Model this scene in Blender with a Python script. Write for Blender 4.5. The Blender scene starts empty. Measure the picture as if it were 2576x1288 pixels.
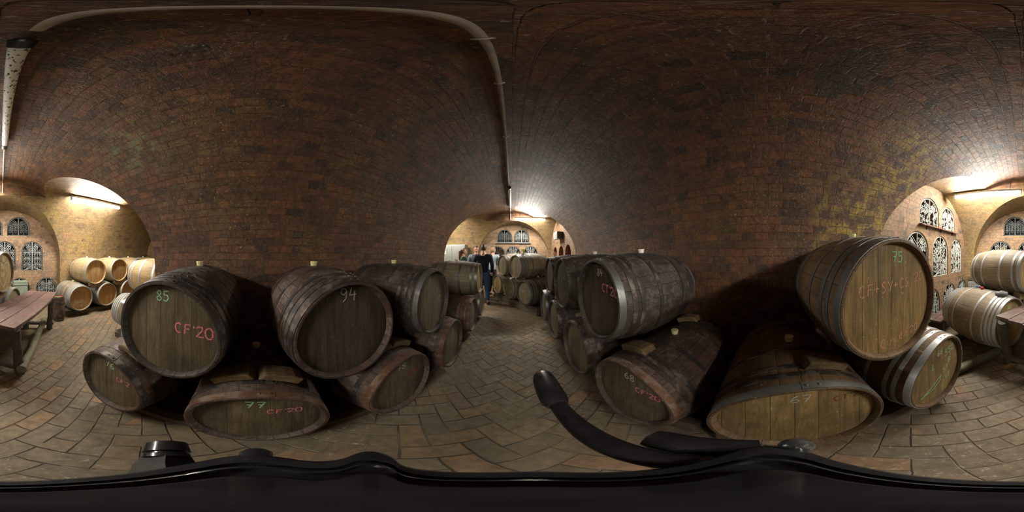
import bpy, bmesh, math, random
from math import sin, cos, pi, sqrt, atan2, radians, hypot
from mathutils import Vector, Matrix
S = bpy.context.scene
COL = S.collection
H = 1.43                                   # height of the camera above the floor

# ------------------------------------------------------------------ camera, world, exposure
cd = bpy.data.cameras.new('camera'); cam = bpy.data.objects.new('camera', cd); COL.objects.link(cam)
cam.location = (0, 0, H); cam.rotation_euler = (pi/2, 0, 0)
cd.type = 'PANO'
try: cd.cycles.panorama_type = 'EQUIRECTANGULAR'
except Exception: pass
try: cd.panorama_type = 'EQUIRECTANGULAR'
except Exception: pass
cd.clip_start = 0.01; cd.clip_end = 100
S.camera = cam
w = bpy.data.worlds.new('world'); S.world = w; w.use_nodes = True
w.node_tree.nodes['Background'].inputs[0].default_value = (0.02, 0.02, 0.02, 1)
w.node_tree.nodes['Background'].inputs[1].default_value = 0.3
S.view_settings.view_transform = 'Standard'
S.view_settings.look = 'None'
S.view_settings.exposure = 1.0
S.view_settings.gamma = 1.0
S.view_settings.use_curve_mapping = False
TUBE = 165.0                               # radiance of the fluorescent tubes

# ------------------------------------------------------------------ helpers
def tag(o, label=None, cat=None, group=None, kind=None):
    if label: o['label'] = label
    if cat: o['category'] = cat
    if group: o['group'] = group
    if kind: o['kind'] = kind
    return o
def empty(name, loc=(0, 0, 0), rz=0.0, label=None, cat=None, group=None):
    o = bpy.data.objects.new(name, None); COL.objects.link(o)
    o.empty_display_size = 0.1
    o.location = loc; o.rotation_euler = (0, 0, rz)
    return tag(o, label, cat, group)
def mob(name, V, F, m=None, parent=None, loc=(0, 0, 0), smooth=True, sharp=35):
    me = bpy.data.meshes.new(name); me.from_pydata([tuple(v) for v in V], [], F); me.update()
    return link(name, me, m, parent, loc, smooth, sharp)
def link(name, me, m=None, parent=None, loc=(0, 0, 0), smooth=True, sharp=35):
    bm = bmesh.new(); bm.from_mesh(me)
    bmesh.ops.recalc_face_normals(bm, faces=bm.faces[:]) if name not in NOFLIP else None
    if smooth:
        for f in bm.faces: f.smooth = True
        lim = radians(sharp)
        for e in bm.edges:
            if len(e.link_faces) == 2 and e.calc_face_angle(0) > lim: e.smooth = False
    bm.to_mesh(me); bm.free()
    if m: me.materials.append(m)
    o = bpy.data.objects.new(name, me); COL.objects.link(o); o.location = loc
    if parent: o.parent = parent
    return o
NOFLIP = set()
class MB:
    def __init__(s): s.V = []; s.F = []
    def add(s, V, F):
        n = len(s.V); s.V += [tuple(v) for v in V]; s.F += [tuple(i+n for i in f) for f in F]; return s
    def box(s, c, d, M=None, taper=0):
        x, y, z = [k/2 for k in d]; V = []
        for k in (-1, 1):
            t = 1-taper if k > 0 else 1
            V += [Vector((-x*t, -y*t, k*z)), Vector((x*t, -y*t, k*z)), Vector((x*t, y*t, k*z)), Vector((-x*t, y*t, k*z))]
        if M: V = [M @ v for v in V]
        V = [v+Vector(c) for v in V]
        return s.add(V, [(0,3,2,1),(4,5,6,7),(0,1,5,4),(1,2,6,5),(2,3,7,6),(3,0,4,7)])
    def lathe(s, prof, n=48, axis='Y', c=(0, 0, 0), closed=False):
        # prof: list of (r, t) with t along the axis
        V = []; F = []
        for r, t in prof:
            for k in range(n):
                a = 2*pi*k/n
                p = (r*sin(a), t, r*cos(a)) if axis == 'Y' else (r*cos(a), r*sin(a), t) if axis == 'Z' else (t, r*cos(a), r*sin(a))
                V.append((p[0]+c[0], p[1]+c[1], p[2]+c[2]))
        m = len(prof)
        for i in range(m-1 + (1 if closed else 0)):
            for k in range(n):
                a = i*n+k; b = i*n+(k+1) % n; i2 = (i+1) % m
                F.append((a, b, i2*n+(k+1) % n, i2*n+k))
        if not closed:
            if prof[0][0] > 1e-6: F.append(tuple(range(n)))
            if prof[-1][0] > 1e-6: F.append(tuple(reversed(range((m-1)*n, m*n))))
        return s.add(V, F)
    def tube(s, P, r, n=8, cap=True, flat=1.0, up=None):
        P = [Vector(p) for p in P]; R = r if isinstance(r, (list, tuple)) else [r]*len(P)
        V = []; F = []; prev = None
        for i, p in enumerate(P):
            d = (P[min(i+1, len(P)-1)]-P[max(i-1, 0)]).normalized()
            if prev is None:
                u = Vector(up) if up else (Vector((0, 0, 1)) if abs(d.z) < .9 else Vector((1, 0, 0)))
            else: u = prev
            a = d.cross(u); a = a.normalized() if a.length > 1e-6 else d.orthogonal().normalized()
            b = a.cross(d).normalized(); prev = b
            for k in range(n):
                t = 2*pi*k/n; V.append(p+a*cos(t)*R[i]+b*sin(t)*R[i]*flat)
        for i in range(len(P)-1):
            for k in range(n):
                F.append((i*n+k, i*n+(k+1) % n, (i+1)*n+(k+1) % n, (i+1)*n+k))
        if cap: F.append(tuple(reversed(range(n)))); F.append(tuple(range((len(P)-1)*n, len(P)*n)))
        return s.add(V, F)
    def prism(s, poly, y0, y1, ax='Y', M=None):
        n = len(poly)
        f = (lambda a, b, t: (a, t, b)) if ax == 'Y' else (lambda a, b, t: (t, a, b)) if ax == 'X' else (lambda a, b, t: (a, b, t))
        V = [Vector(f(a, b, y0)) for a, b in poly]+[Vector(f(a, b, y1)) for a, b in poly]
        if M: V = [M @ v for v in V]
        return s.add(V, [tuple(range(n)), tuple(reversed(range(n, 2*n)))]+[(k, (k+1) % n, n+(k+1) % n, n+k) for k in range(n)])
    def build(s, name, m=None, parent=None, loc=(0, 0, 0), smooth=True, sharp=35, bevel=0):
        o = mob(name, s.V, s.F, m, parent, loc, smooth, sharp)
        if bevel:
            b = o.modifiers.new('bevel', 'BEVEL'); b.width = bevel; b.segments = 2; b.limit_method = 'ANGLE'
        return o

# ------------------------------------------------------------------ node material helpers
class NT:
    def __init__(s, name):
        s.m = bpy.data.materials.new(name); s.m.use_nodes = True; s.t = s.m.node_tree
        s.b = s.t.nodes['Principled BSDF']
    def n(s, typ, ins=None, **kw):
        x = s.t.nodes.new(typ)
        for k, v in kw.items(): setattr(x, k, v)
        for k, v in (ins or {}).items():
            s.set(x.inputs[k], v)
        return x
    def set(s, inp, v):
        if hasattr(v, 'is_output') or isinstance(v, bpy.types.NodeSocket): s.t.links.new(v, inp)
        else:
            if isinstance(v, (tuple, list)) and len(v) == 3 and inp.type == 'RGBA': v = (*v, 1)
            inp.default_value = v
    def math(s, op, a, b=0.0, c=None, clamp=False):
        ins = {0: a, 1: b}
        if c is not None: ins[2] = c
        x = s.n('ShaderNodeMath', ins, operation=op); x.use_clamp = clamp
        return x.outputs[0]
    def mix(s, f, a, b, mode='MIX'):
        x = s.n('ShaderNodeMix', data_type='RGBA', blend_type=mode)
        s.set(x.inputs[0], f); s.set(x.inputs[6], a); s.set(x.inputs[7], b)
        return x.outputs[2]
    def noise(s, vec, scale, detail=4, rough=.55, dist=0, out=0):
        x = s.n('ShaderNodeTexNoise', {'Scale': scale, 'Detail': detail, 'Roughness': rough, 'Distortion': dist})
        if vec is not None: s.set(x.inputs['Vector'], vec)
        return x.outputs[out]
    def ramp(s, f, stops, interp='LINEAR'):
        x = s.n('ShaderNodeValToRGB', {0: f}); r = x.color_ramp; r.interpolation = interp
        while len(r.elements) < len(stops): r.elements.new(.5)
        for e, (p, c) in zip(r.elements, stops):
            e.position = p; e.color = (*c, 1) if isinstance(c, tuple) else (c, c, c, 1)
        return x.outputs[0]
    def rng(s, f, a, b, c=0.0, d=1.0):
        x = s.n('ShaderNodeMapRange', {0: f, 1: a, 2: b, 3: c, 4: d}); return x.outputs[0]
    def vec(s, v, scale=(1, 1, 1), loc=(0, 0, 0), rot=(0, 0, 0)):
        return s.n('ShaderNodeMapping', {0: v, 1: loc, 2: rot, 3: scale}).outputs[0]
    def xyz(s, v):
        x = s.n('ShaderNodeSeparateXYZ', {0: v}); return x.outputs
    def comb(s, x, y, z=0.0):
        return s.n('ShaderNodeCombineXYZ', {0: x, 1: y, 2: z}).outputs[0]
    def tc(s, out='Object'):
        return s.n('ShaderNodeTexCoord').outputs[out]
    def wn(s, v, out='Value', dim='3D'):
        return s.n('ShaderNodeTexWhiteNoise', {'Vector': v}, noise_dimensions=dim).outputs[out]
    def bump(s, h, strength=.5, dist=.01, prev=None):
        x = s.n('ShaderNodeBump', {'Height': h, 'Strength': strength, 'Distance': dist})
        if prev is not None: s.set(x.inputs['Normal'], prev)
        return x.outputs[0]
    def out(s, col, rough=.6, nor=None, spec=None, metal=None):
        s.set(s.b.inputs['Base Color'], col); s.set(s.b.inputs['Roughness'], rough)
        if nor is not None: s.set(s.b.inputs['Normal'], nor)
        if spec is not None: s.set(s.b.inputs['Specular IOR Level'], spec)
        if metal is not None: s.set(s.b.inputs['Metallic'], metal)
        return s.m

def flat(name, col, rough=.5, metal=0.0, var=.12, scale=30, bump=0.0, spec=.5):
    T = NT(name); c = T.tc()
    f = T.noise(c, scale, 5)
    k = T.rng(f, .3, .7, 1-var, 1+var)
    col2 = T.mix(1.0, (*col, 1), T.comb(k, k, k), 'MULTIPLY')
    nor = T.bump(f, bump, .004) if bump else None
    return T.out(col2, T.rng(f, .3, .7, max(rough-.08, .02), min(rough+.08, 1)), nor, spec, metal)

def brick(name, lo, mid, hi, stain, stain_amt=.35, yellow=0.0, light=1.0, wet=.5, burnt=.06, lichen=False):
    T = NT(name); uv = T.tc('UV'); ob = T.tc('Object')
    wob = T.noise(uv, 5, 3, out=1)
    wv = T.n('ShaderNodeVectorMath', {0: wob, 1: (.5, .5, .5)}, operation='SUBTRACT').outputs[0]
    wv = T.n('ShaderNodeVectorMath', {0: wv, 3: .022}, operation='SCALE').outputs[0]
    v = T.n('ShaderNodeVectorMath', {0: uv, 1: wv}, operation='ADD').outputs[0]
    b = T.n('ShaderNodeTexBrick', {'Vector': v, 'Color1': (0, 0, 0), 'Color2': (1, 1, 1), 'Mortar': (.5, .5, .5), 'Scale': 1.0,
            'Mortar Size': .0055, 'Mortar Smooth': .35, 'Bias': 0.0, 'Brick Width': .124, 'Row Height': .077},
            offset=.5, offset_frequency=2, squash=1.55, squash_frequency=4)
    rnd = T.math('MULTIPLY', b.outputs[0], 1.0)
    base = T.ramp(rnd, [(0, lo), (.22, lo), (.4, mid), (.62, mid), (.85, hi), (1, hi)])
    n1 = T.noise(ob, 1.3, 6, .6); n2 = T.noise(ob, 14, 6, .65); n3 = T.noise(ob, 70, 4, .7); n4 = T.noise(T.vec(ob, loc=(7, 3, 1)), 3.2, 5, .6)
    base = T.mix(T.rng(n2, .35, .7, 0, .7), base, tuple(c*.5 for c in mid))
    dk = T.rng(n4, .56, .68, 0, stain_amt*1.6)
    base = T.mix(T.math('MINIMUM', dk, 1.0), base, stain)
    base = T.mix(T.rng(T.noise(T.vec(ob, loc=(3, 9, 4)), 6.5, 5, .62), .57, .68, 0, .75), base, stain)
    # odd burnt bricks
    bb = T.math('MULTIPLY', T.math('LESS_THAN', rnd, burnt), T.rng(n2, .3, .65, .1, .8))
    base = T.mix(bb, base, (.018, .017, .022))
    if yellow:
        yl = T.math('MULTIPLY', T.rng(n1, .48, .62, 0, 1), T.rng(T.noise(ob, 9, 5, .7), .42, .6, 0, yellow))
        base = T.mix(T.math('MINIMUM', yl, 1.0), base, (.40, .30, .065))
    if lichen:                                   # patch of yellow lichen on the corner by the side wall
        for (cx, cy, cz, rad) in ((1.45, -1.05, 1.75, .85), (1.0, -1.35, 2.35, .7), (-1.0, -1.0, 2.5, .5)):
            dd = T.n('ShaderNodeVectorMath', {0: ob, 1: (cx, cy, cz)}, operation='DISTANCE').outputs['Value']
            mk_ = T.math('MULTIPLY', T.rng(dd, rad*.35, rad, 1, 0), T.rng(T.noise(ob, 7, 6, .72), .47, .60, 0, .9))
            base = T.mix(mk_, base, (.42, .31, .035) if cx > 0 else (.20, .22, .10))
        dd = T.n('ShaderNodeVectorMath', {0: T.vec(ob, scale=(1, 1.9, 1)), 1: (.55, -.58, 2.72)}, operation='DISTANCE').outputs['Value']
        base = T.mix(T.rng(T.math('ADD', dd, T.math('MULTIPLY', T.noise(ob, 8, 4), .12)), .30, .34, .85, 0), base, (.040, .046, .044))
    mort = T.mix(T.rng(n2, .3, .7), tuple(c*.45 for c in mid), tuple(min(c*1.15, 1) for c in mid))
    col = T.mix(T.math('MULTIPLY', b.outputs[1], .6), base, mort)
    # lime specks
    mot = T.noise(ob, 32, 5, .75)
    col = T.mix(T.rng(mot, .48, .64, 0, .55), col, tuple(c*.35 for c in mid))
    col = T.mix(T.rng(mot, .50, .36, 0, .35), col, tuple(min(1, c*1.5) for c in hi))
    sp = T.math('MULTIPLY', T.math('GREATER_THAN', T.noise(ob, 55, 2, .5), .68), T.rng(n1, .42, .58, 0, .8))
    col = T.mix(sp, col, (.42, .36, .26))
    if light != 1.0: col = T.mix(1.0, col, (light, light, light, 1), 'MULTIPLY')
    hgt = T.math('SUBTRACT', T.math('MULTIPLY', n2, .35), T.math('MULTIPLY', b.outputs[1], T.rng(n4, .3, .6, .15, 1.1)))
    hgt = T.math('ADD', hgt, T.math('MULTIPLY', rnd, .45))
    nor = T.bump(hgt, 1.0, .026); nor = T.bump(n3, .9, .006, nor)
    return T.out(col, T.rng(n3, .35, .65, .80-wet*.85, .95-wet*.3), nor, .5)

def floor_mat():
    T = NT('herringbone_brick'); ob = T.tc('Object')
    wob = T.noise(ob, 3, 3, out=1)
    wv = T.n('ShaderNodeVectorMath', {0: wob, 1: (.5, .5, .5)}, operation='SUBTRACT').outputs[0]
    wv = T.n('ShaderNodeVectorMath', {0: wv, 3: .028}, operation='SCALE').outputs[0]
    p = T.n('ShaderNodeVectorMath', {0: ob, 1: wv}, operation='ADD').outputs[0]
    v = T.vec(p, scale=(1/.121, 1/.121, 1), rot=(0, 0, radians(-40)))
    X, Y, Z = T.xyz(v)
    X = T.math('ADD', X, 100.0); Y = T.math('ADD', Y, 200.0)
    i = T.math('FLOOR', X); j = T.math('FLOOR', Y); fx = T.math('FRACT', X); fy = T.math('FRACT', Y)
    k = T.math('FLOORED_MODULO', T.math('ADD', T.math('SUBTRACT', i, j), 400.0), 4.0)
    def eq(a): return T.math('COMPARE', k, float(a), .25)
    k1 = eq(1); k2 = eq(2); vert = T.math('GREATER_THAN', k, 1.5)
    lh = T.math('ADD', fx, k1); lv = T.math('ADD', fy, k2)
    L = T.math('ADD', T.math('MULTIPLY', lh, T.math('SUBTRACT', 1.0, vert)), T.math('MULTIPLY', lv, vert))
    Wd = T.math('ADD', T.math('MULTIPLY', fy, T.math('SUBTRACT', 1.0, vert)), T.math('MULTIPLY', fx, vert))
    # the paving changes to a running bond towards the table
    oy = T.xyz(p)[1]; rb = T.math('LESS_THAN', oy, -.62)
    rX = T.math('MULTIPLY', T.math('FRACT', T.math('MULTIPLY', T.math('ADD', X, T.math('FLOORED_MODULO', j, 2.0)), .5)), 2.0)
    rI = T.math('FLOOR', T.math('MULTIPLY', T.math('ADD', X, T.math('FLOORED_MODULO', j, 2.0)), .5))
    def sel(a, b): return T.math('ADD', T.math('MULTIPLY', b, rb), T.math('MULTIPLY', a, T.math('SUBTRACT', 1.0, rb)))
    L = sel(L, rX); Wd = sel(Wd, fy)
    e = T.math('MINIMUM', T.math('MINIMUM', L, T.math('SUBTRACT', 2.0, L)), T.math('MINIMUM', Wd, T.math('SUBTRACT', 1.0, Wd)))
    idv = T.comb(sel(T.math('SUBTRACT', i, k1), rI), sel(T.math('SUBTRACT', j, k2), j), sel(vert, 7.0))
    rnd = T.wn(idv)
    base = T.ramp(rnd, [(0, (.165, .132, .088)), (.3, (.19, .152, .10)), (.55, (.215, .172, .11)), (.72, (.20, .15, .10)), (.9, (.235, .175, .10)), (1, (.29, .175, .095))])
    n1 = T.noise(ob, 2.2, 6, .6); n2 = T.noise(ob, 17, 7, .68); n3 = T.noise(ob, 90, 5, .7)
    base = T.mix(T.rng(n2, .38, .68, 0, .7), base, (.09, .072, .05))
    base = T.mix(T.rng(T.noise(ob, 6, 6, .7), .5, .68, 0, .5), base, (.11, .088, .06))
    base = T.mix(T.rng(n1, .56, .74, 0, .6), base, (.32, .17, .09))
    lime = T.math('MULTIPLY', T.rng(T.noise(ob, 1.1, 4, .6), .5, .62, 0, 1), T.rng(T.noise(ob, 28, 5, .75), .56, .64, 0, .75))
    base = T.mix(lime, base, (.48, .44, .34))
    edge = T.rng(T.math('ADD', e, T.math('MULTIPLY', T.math('SUBTRACT', n2, .5), .13)), .005, .05, 1, 0)
    mort = T.mix(T.rng(T.noise(ob, 1.7, 3), .45, .6), (.045, .036, .026), (.30, .26, .18))
    col = T.mix(T.math('MULTIPLY', edge, .85), base, mort)
    hgt = T.math('ADD', T.math('SUBTRACT', T.math('MULTIPLY', n2, .3), T.math('MULTIPLY', edge, .7)), T.math('MULTIPLY', rnd, .25))
    nor = T.bump(hgt, 1.0, .010); nor = T.bump(n3, .4, .002, nor)
    return T.out(col, T.rng(n2, .3, .7, .55, .85), nor, .4)

def wood(name, a, b, grime, gamt=.5, mode='stave', n=26, seam=.6, mould=None, mamt=0.0, rough=.7, gscale=2.5):
    T = NT(name); ob = T.tc('Object'); rr = T.n('ShaderNodeObjectInfo').outputs['Random']
    X, Y, Z = T.xyz(ob); off = T.math('MULTIPLY', rr, 37.0)
    if mode == 'stave':
        ang = T.math('MULTIPLY', T.math('ADD', T.math('ARCTAN2', X, Z), pi), n/(2*pi))
        cell = T.math('FLOOR', ang); fr = T.math('FRACT', ang)
        g = T.comb(T.math('MULTIPLY', ang, 2.6), T.math('ADD', T.math('MULTIPLY', Y, 1.6), off), off)
    elif mode == 'head':
        q = T.math('ADD', T.math('MULTIPLY', X, 1/.088), 50.35)
        cell = T.math('FLOOR', q); fr = T.math('FRACT', q)
        g = T.comb(T.math('MULTIPLY', X, 26.0), T.math('ADD', T.math('MULTIPLY', Z, 1.8), off), T.math('ADD', off, Y))
    else:
        cell = T.math('FLOOR', T.math('MULTIPLY', off, 3.0)); fr = .5
        g = T.comb(T.math('MULTIPLY', X, 2.0 if mode == 'x' else 22.0), T.math('ADD', off, T.math('MULTIPLY', Y, 22.0 if mode == 'x' else 2.0 if mode == 'y' else 22.0)), T.math('MULTIPLY', Z, 22.0 if mode != 'z' else 2.0))
    rnd = T.wn(T.comb(cell, T.math('FLOOR', off), 0.0))
    grain = T.noise(g, 2.2, 8, .7, .3)
    base = T.mix(rnd, a, b)
    base = T.mix(T.rng(grain, .38, .66, 0, .75), base, tuple(c*.42 for c in a))
    n1 = T.noise(T.vec(ob, loc=(1.7, 2.1, .4)), gscale*1.6, 6, .66, .4); n2 = T.noise(ob, 33, 6, .72)
    shift = T.n('ShaderNodeVectorMath', {0: ob, 1: T.comb(off, off, off)}, operation='ADD').outputs[0]
    n3 = T.noise(shift, gscale, 6, .66, .3)
    base = T.mix(T.rng(n3, .42, .66, 0, gamt), base, grime)
    if mould:
        mm = T.math('MULTIPLY', T.rng(T.noise(shift, 5.5, 5, .7), .46, .62, 0, 1), T.rng(n2, .4, .62, 0, mamt))
        base = T.mix(mm, base, mould)
    if mode == 'head':
        st_ = T.noise(T.comb(T.math('MULTIPLY', X, 13.0), T.math('ADD', T.math('MULTIPLY', Z, 1.1), off), off), 2.0, 6, .75, .6)
        base = T.mix(T.rng(st_, .50, .68, 0, .85), base, grime)
        base = T.mix(T.rng(st_, .46, .32, 0, .35), base, tuple(min(1, c*1.35) for c in b))
    sp = T.math('MULTIPLY', T.math('GREATER_THAN', T.noise(shift, 48, 3, .6), .69), .5)
    base = T.mix(sp, base, tuple(min(1, c*2.6+.05) for c in b) if mould is None else mould)
    if mode in ('stave', 'head'):
        d = T.math('MINIMUM', fr, T.math('SUBTRACT', 1.0, fr))
        sm = T.rng(T.math('ADD', d, T.math('MULTIPLY', T.math('SUBTRACT', n2, .5), .03)), .0, .035 if mode == 'stave' else .03, 1, 0)
        sm = T.math('MULTIPLY', sm, T.rng(T.wn(T.comb(cell, 3.0, 5.0)), .2, .9, seam*.25, seam)) if mode == 'head' else T.math('MULTIPLY', sm, seam)
        base = T.mix(sm, base, tuple(c*.12 for c in a))
        h = T.math('SUBTRACT', T.math('MULTIPLY', grain, .5), sm)
    else: h = grain
    nor = T.bump(h, .7, .005); nor = T.bump(n2, .45, .0025, nor)
    return T.out(base, T.rng(n2, .3, .7, rough-.12, rough+.12), nor, .4)

def iron(name, col, rust, ramt=.5, rough=.45, metal=.6, mould=None):
    T = NT(name); ob = T.tc('Object'); rr = T.n('ShaderNodeObjectInfo').outputs['Random']
    sh = T.n('ShaderNodeVectorMath', {0: ob, 1: T.comb(T.math('MULTIPLY', rr, 19.0), 0.0, 0.0)}, operation='ADD').outputs[0]
    n1 = T.noise(sh, 4.5, 6, .65); n2 = T.noise(sh, 40, 6, .7)
    c = T.mix(T.rng(n1, .42, .62, 0, ramt), col, rust)
    c = T.mix(T.rng(n2, .4, .7, 0, .45), c, tuple(k*.45 for k in col))
    if mould: c = T.mix(T.math('MULTIPLY', T.rng(T.noise(sh, 9, 5, .7), .5, .62, 0, 1), .6), c, mould)
    nor = T.bump(n2, .5, .002)
    return T.out(c, T.rng(n2, .3, .7, rough-.1, rough+.2), nor, .5, metal)

def emis(name, col, s):
    T = NT(name); T.b.inputs['Emission Color'].default_value = (*col, 1); T.b.inputs['Emission Strength'].default_value = s
    T.b.inputs['Base Color'].default_value = (.9, .9, .9, 1)
    return T.m

M = {}
M['vault'] = brick('old_dark_brick', (.070, .038, .024), (.145, .070, .033), (.215, .086, .038), (.036, .026, .020), .5, yellow=.22, lichen=True)
M['cross'] = brick('ochre_brick', (.19, .13, .062), (.275, .19, .088), (.32, .18, .08), (.07, .052, .036), .6, yellow=.55, wet=.25, burnt=.03)
M['endwall'] = brick('pale_brick', (.22, .145, .09), (.33, .22, .13), (.38, .21, .12), (.095, .08, .07), .75, yellow=.35, wet=.2, burnt=.02)
M['floor'] = floor_mat()
# barrel timber: (stave, head, hoop) sets
M['st_dark'] = wood('dark_grimy_staves', (.050, .037, .030), (.085, .062, .050), (.018, .014, .012), .6, 'stave', mould=(.30, .26, .22), mamt=.35, rough=.6)
M['st_brown'] = wood('dark_red_brown_staves', (.085, .050, .036), (.13, .078, .052), (.025, .017, .014), .7, 'stave', mould=(.34, .29, .24), mamt=.4, rough=.6)
M['st_oak'] = wood('golden_oak_staves', (.52, .36, .16), (.64, .47, .23), (.24, .15, .07), .4, 'stave', seam=.35, rough=.6)
M['st_worn'] = wood('worn_oak_staves', (.29, .235, .150), (.385, .315, .21), (.10, .075, .05), .7, 'stave', seam=.4, rough=.65)
M['st_tan'] = wood('stained_oak_staves', (.20, .125, .06), (.27, .17, .085), (.055, .03, .022), .7, 'stave', rough=.6)
M['hd_dark'] = wood('dark_barrel_head', (.150, .118, .068), (.20, .155, .090), (.045, .034, .023), .65, 'head', mould=(.24, .19, .11), mamt=.3, seam=.45)
M['hd_black'] = wood('nearly_black_barrel_head', (.072, .056, .038), (.105, .082, .055), (.018, .014, .011), .6, 'head', mould=(.22, .17, .11), mamt=.22, seam=.4)
M['hd_gold'] = wood('golden_barrel_head', (.385, .26, .105), (.46, .32, .135), (.13, .095, .045), .85, 'head', seam=.7)
M['hd_oak'] = wood('warm_oak_head', (.52, .31, .12), (.60, .38, .16), (.27, .14, .07), .4, 'head', seam=.4)
M['hd_grey'] = wood('weathered_barrel_head', (.19, .16, .10), (.27, .225, .14), (.10, .08, .05), .5, 'head')
M['hp_dark'] = iron('dark_hoop_iron', (.045, .042, .042), (.11, .055, .032), .6, .5, .4, mould=(.24, .21, .18))
M['hp_rust'] = iron('rusty_hoop_iron', (.13, .065, .04), (.21, .10, .05), .6, .65, .2, mould=(.26, .22, .18))
M['hp_grey'] = iron('grey_hoop_iron', (.20, .21, .20), (.13, .11, .09), .6, .4, .55)
M['hp_zinc'] = iron('galvanised_hoop', (.50, .53, .54), (.40, .40, .38), .4, .4, .45)
M['bung'] = flat('pale_yellow_bung', (.78, .72, .36), .45, var=.08)
M['bungw'] = flat('white_bung', (.85, .84, .78), .45, var=.05)
M['bungr'] = flat('red_bung', (.60, .04, .03), .4)
M['board'] = wood('wedge_timber', (.25, .17, .085), (.33, .225, .115), (.07, .05, .032), .9, 'y', gscale=7)
M['beam'] = wood('old_beam_timber', (.13, .10, .07), (.19, .145, .10), (.05, .04, .03), .6, 'y')
M['plank'] = wood('purple_brown_table_plank', (.165, .095, .080), (.215, .125, .105), (.08, .055, .05), .5, 'y', mould=(.42, .37, .30), mamt=.35, rough=.5)
M['log'] = wood('dark_log', (.085, .070, .052), (.125, .10, .072), (.035, .032, .022), .6, 'z', mould=(.20, .20, .12), mamt=.4)
M['logm'] = wood('mossy_log', (.16, .15, .09), (.21, .19, .12), (.06, .06, .035), .5, 'y', mould=(.34, .32, .22), mamt=.4)
def chalk(name, col):
    T = NT(name); ob = T.tc(); n_ = T.noise(ob, 190, 4, .7); n2 = T.noise(ob, 45, 3, .6)
    T.set(T.b.inputs['Alpha'], T.math('MULTIPLY', T.rng(n_, .34, .48, .45, 1), T.rng(n2, .30, .48, .7, 1)))
    return T.out(T.mix(T.rng(n_, .35, .6), tuple(c*.7 for c in col), col), .95, None, .05)
M['ch_g'] = chalk('green_chalk', (.42, .80, .52)); M['ch_p'] = chalk('pink_chalk', (.88, .30, .34)); M['ch_w'] = chalk('white_chalk', (.62, .62, .56))
M['ch_o'] = chalk('salmon_chalk', (.78, .40, .26)); M['ch_b'] = chalk('brown_chalk', (.25, .10, .06)); M['ch_r'] = chalk('dull_red_chalk', (.42, .10, .09))
M['lampon'] = emis('lit_tube', (1.0, .955, .86), TUBE)
T = NT('dusty_tube_cover'); oc = T.tc(); nn = T.noise(T.vec(oc, scale=(1, .5, 1)), 60, 4, .6)
M['lampoff'] = T.out(T.mix(T.rng(nn, .57, .61), (.90, .93, .91), (.05, .06, .05)), .3)
M['white'] = flat('white_enamel', (.78, .79, .78), .4)
M['pipe'] = flat('dusty_pvc_conduit', (.46, .41, .36), .5, var=.25, scale=12)
M['black'] = flat('black_plastic', (.012, .012, .013), .33, var=.2, spec=.6)
M['blackm'] = flat('dark_anodised_metal', (.018, .019, .022), .24, metal=.2, var=.15, spec=.8)
M['greym'] = flat('brushed_grey_metal', (.14, .125, .12), .35, metal=.7)
M['chrome'] = flat('polished_metal', (.30, .33, .36), .18, metal=.9)
M['gr_white'] = iron('whitened_wrought_iron', (.42, .45, .44), (.26, .27, .26), .4, .6, .2)
M['gr_grey'] = iron('grey_wrought_iron', (.20, .22, .21), (.09, .09, .09), .5, .6, .3)
M['gr_leaf'] = iron('limewashed_leaf_iron', (.55, .58, .54), (.33, .36, .28), .5, .7, .1)
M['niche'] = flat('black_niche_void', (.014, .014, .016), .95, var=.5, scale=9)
M['nicheb'] = brick('red_niche_brick', (.24, .09, .05), (.36, .14, .07), (.44, .19, .09), (.15, .07, .05), .3)
M['steel'] = flat('punched_steel', (.40, .41, .41), .38, metal=.6, var=.15)
M['cab'] = flat('grey_green_steel', (.20, .215, .20), .5, metal=.3, var=.2, scale=90)
M['label'] = flat('yellow_sticker', (.75, .72, .35), .6)
M['blue'] = flat('blue_plastic', (.03, .10, .55), .4)
M['green'] = iron('mossy_green_crate', (.20, .24, .18), (.32, .34, .26), .6, .7, .0)
M['glassy'] = flat('yellow_funnel', (.70, .68, .16), .3)
M['web'] = flat('cobweb_thread', (.60, .60, .56), .8)

# ------------------------------------------------------------------ the vaulted cellar
X0, R0, A0 = -.05, 1.63, 1.31               # main tunnel: centre, radius, springing height
XRW = X0+R0
def xm(z): return R0 if z <= A0 else sqrt(max(0, R0*R0-(z-A0)**2))
class Cross: pass
def mk(yc, Rc, ac, xl, recess, sgn, ywall):
    c = Cross(); c.yc, c.R, c.a, c.xl, c.rec, c.s, c.yw = yc, Rc, ac, xl, recess, sgn, ywall
    c.crown = ac+Rc; c.ycap = yc+sgn*.5; c.zcap = ac+sqrt(Rc*Rc-.25)
    return c
CB = mk(-2.70, 1.50, 1.27, -5.3, (-.14, 1.48, 1.31), -1, -4.38)
CF = mk(5.15, 1.35, 1.42, -3.9, (.05, 1.45, 1.31), 1, 6.56)
for c in (CB, CF): c.rv = c.zcap-c.rec[2]   # vertical radius of the recess arch
def dy(c, z): return c.R if z <= c.a else sqrt(max(0, c.R**2-(z-c.a)**2))
def near(c, z): return c.yc - c.s*dy(c, z)
def far(c, z): return c.yc + c.s*dy(c, z)

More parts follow.
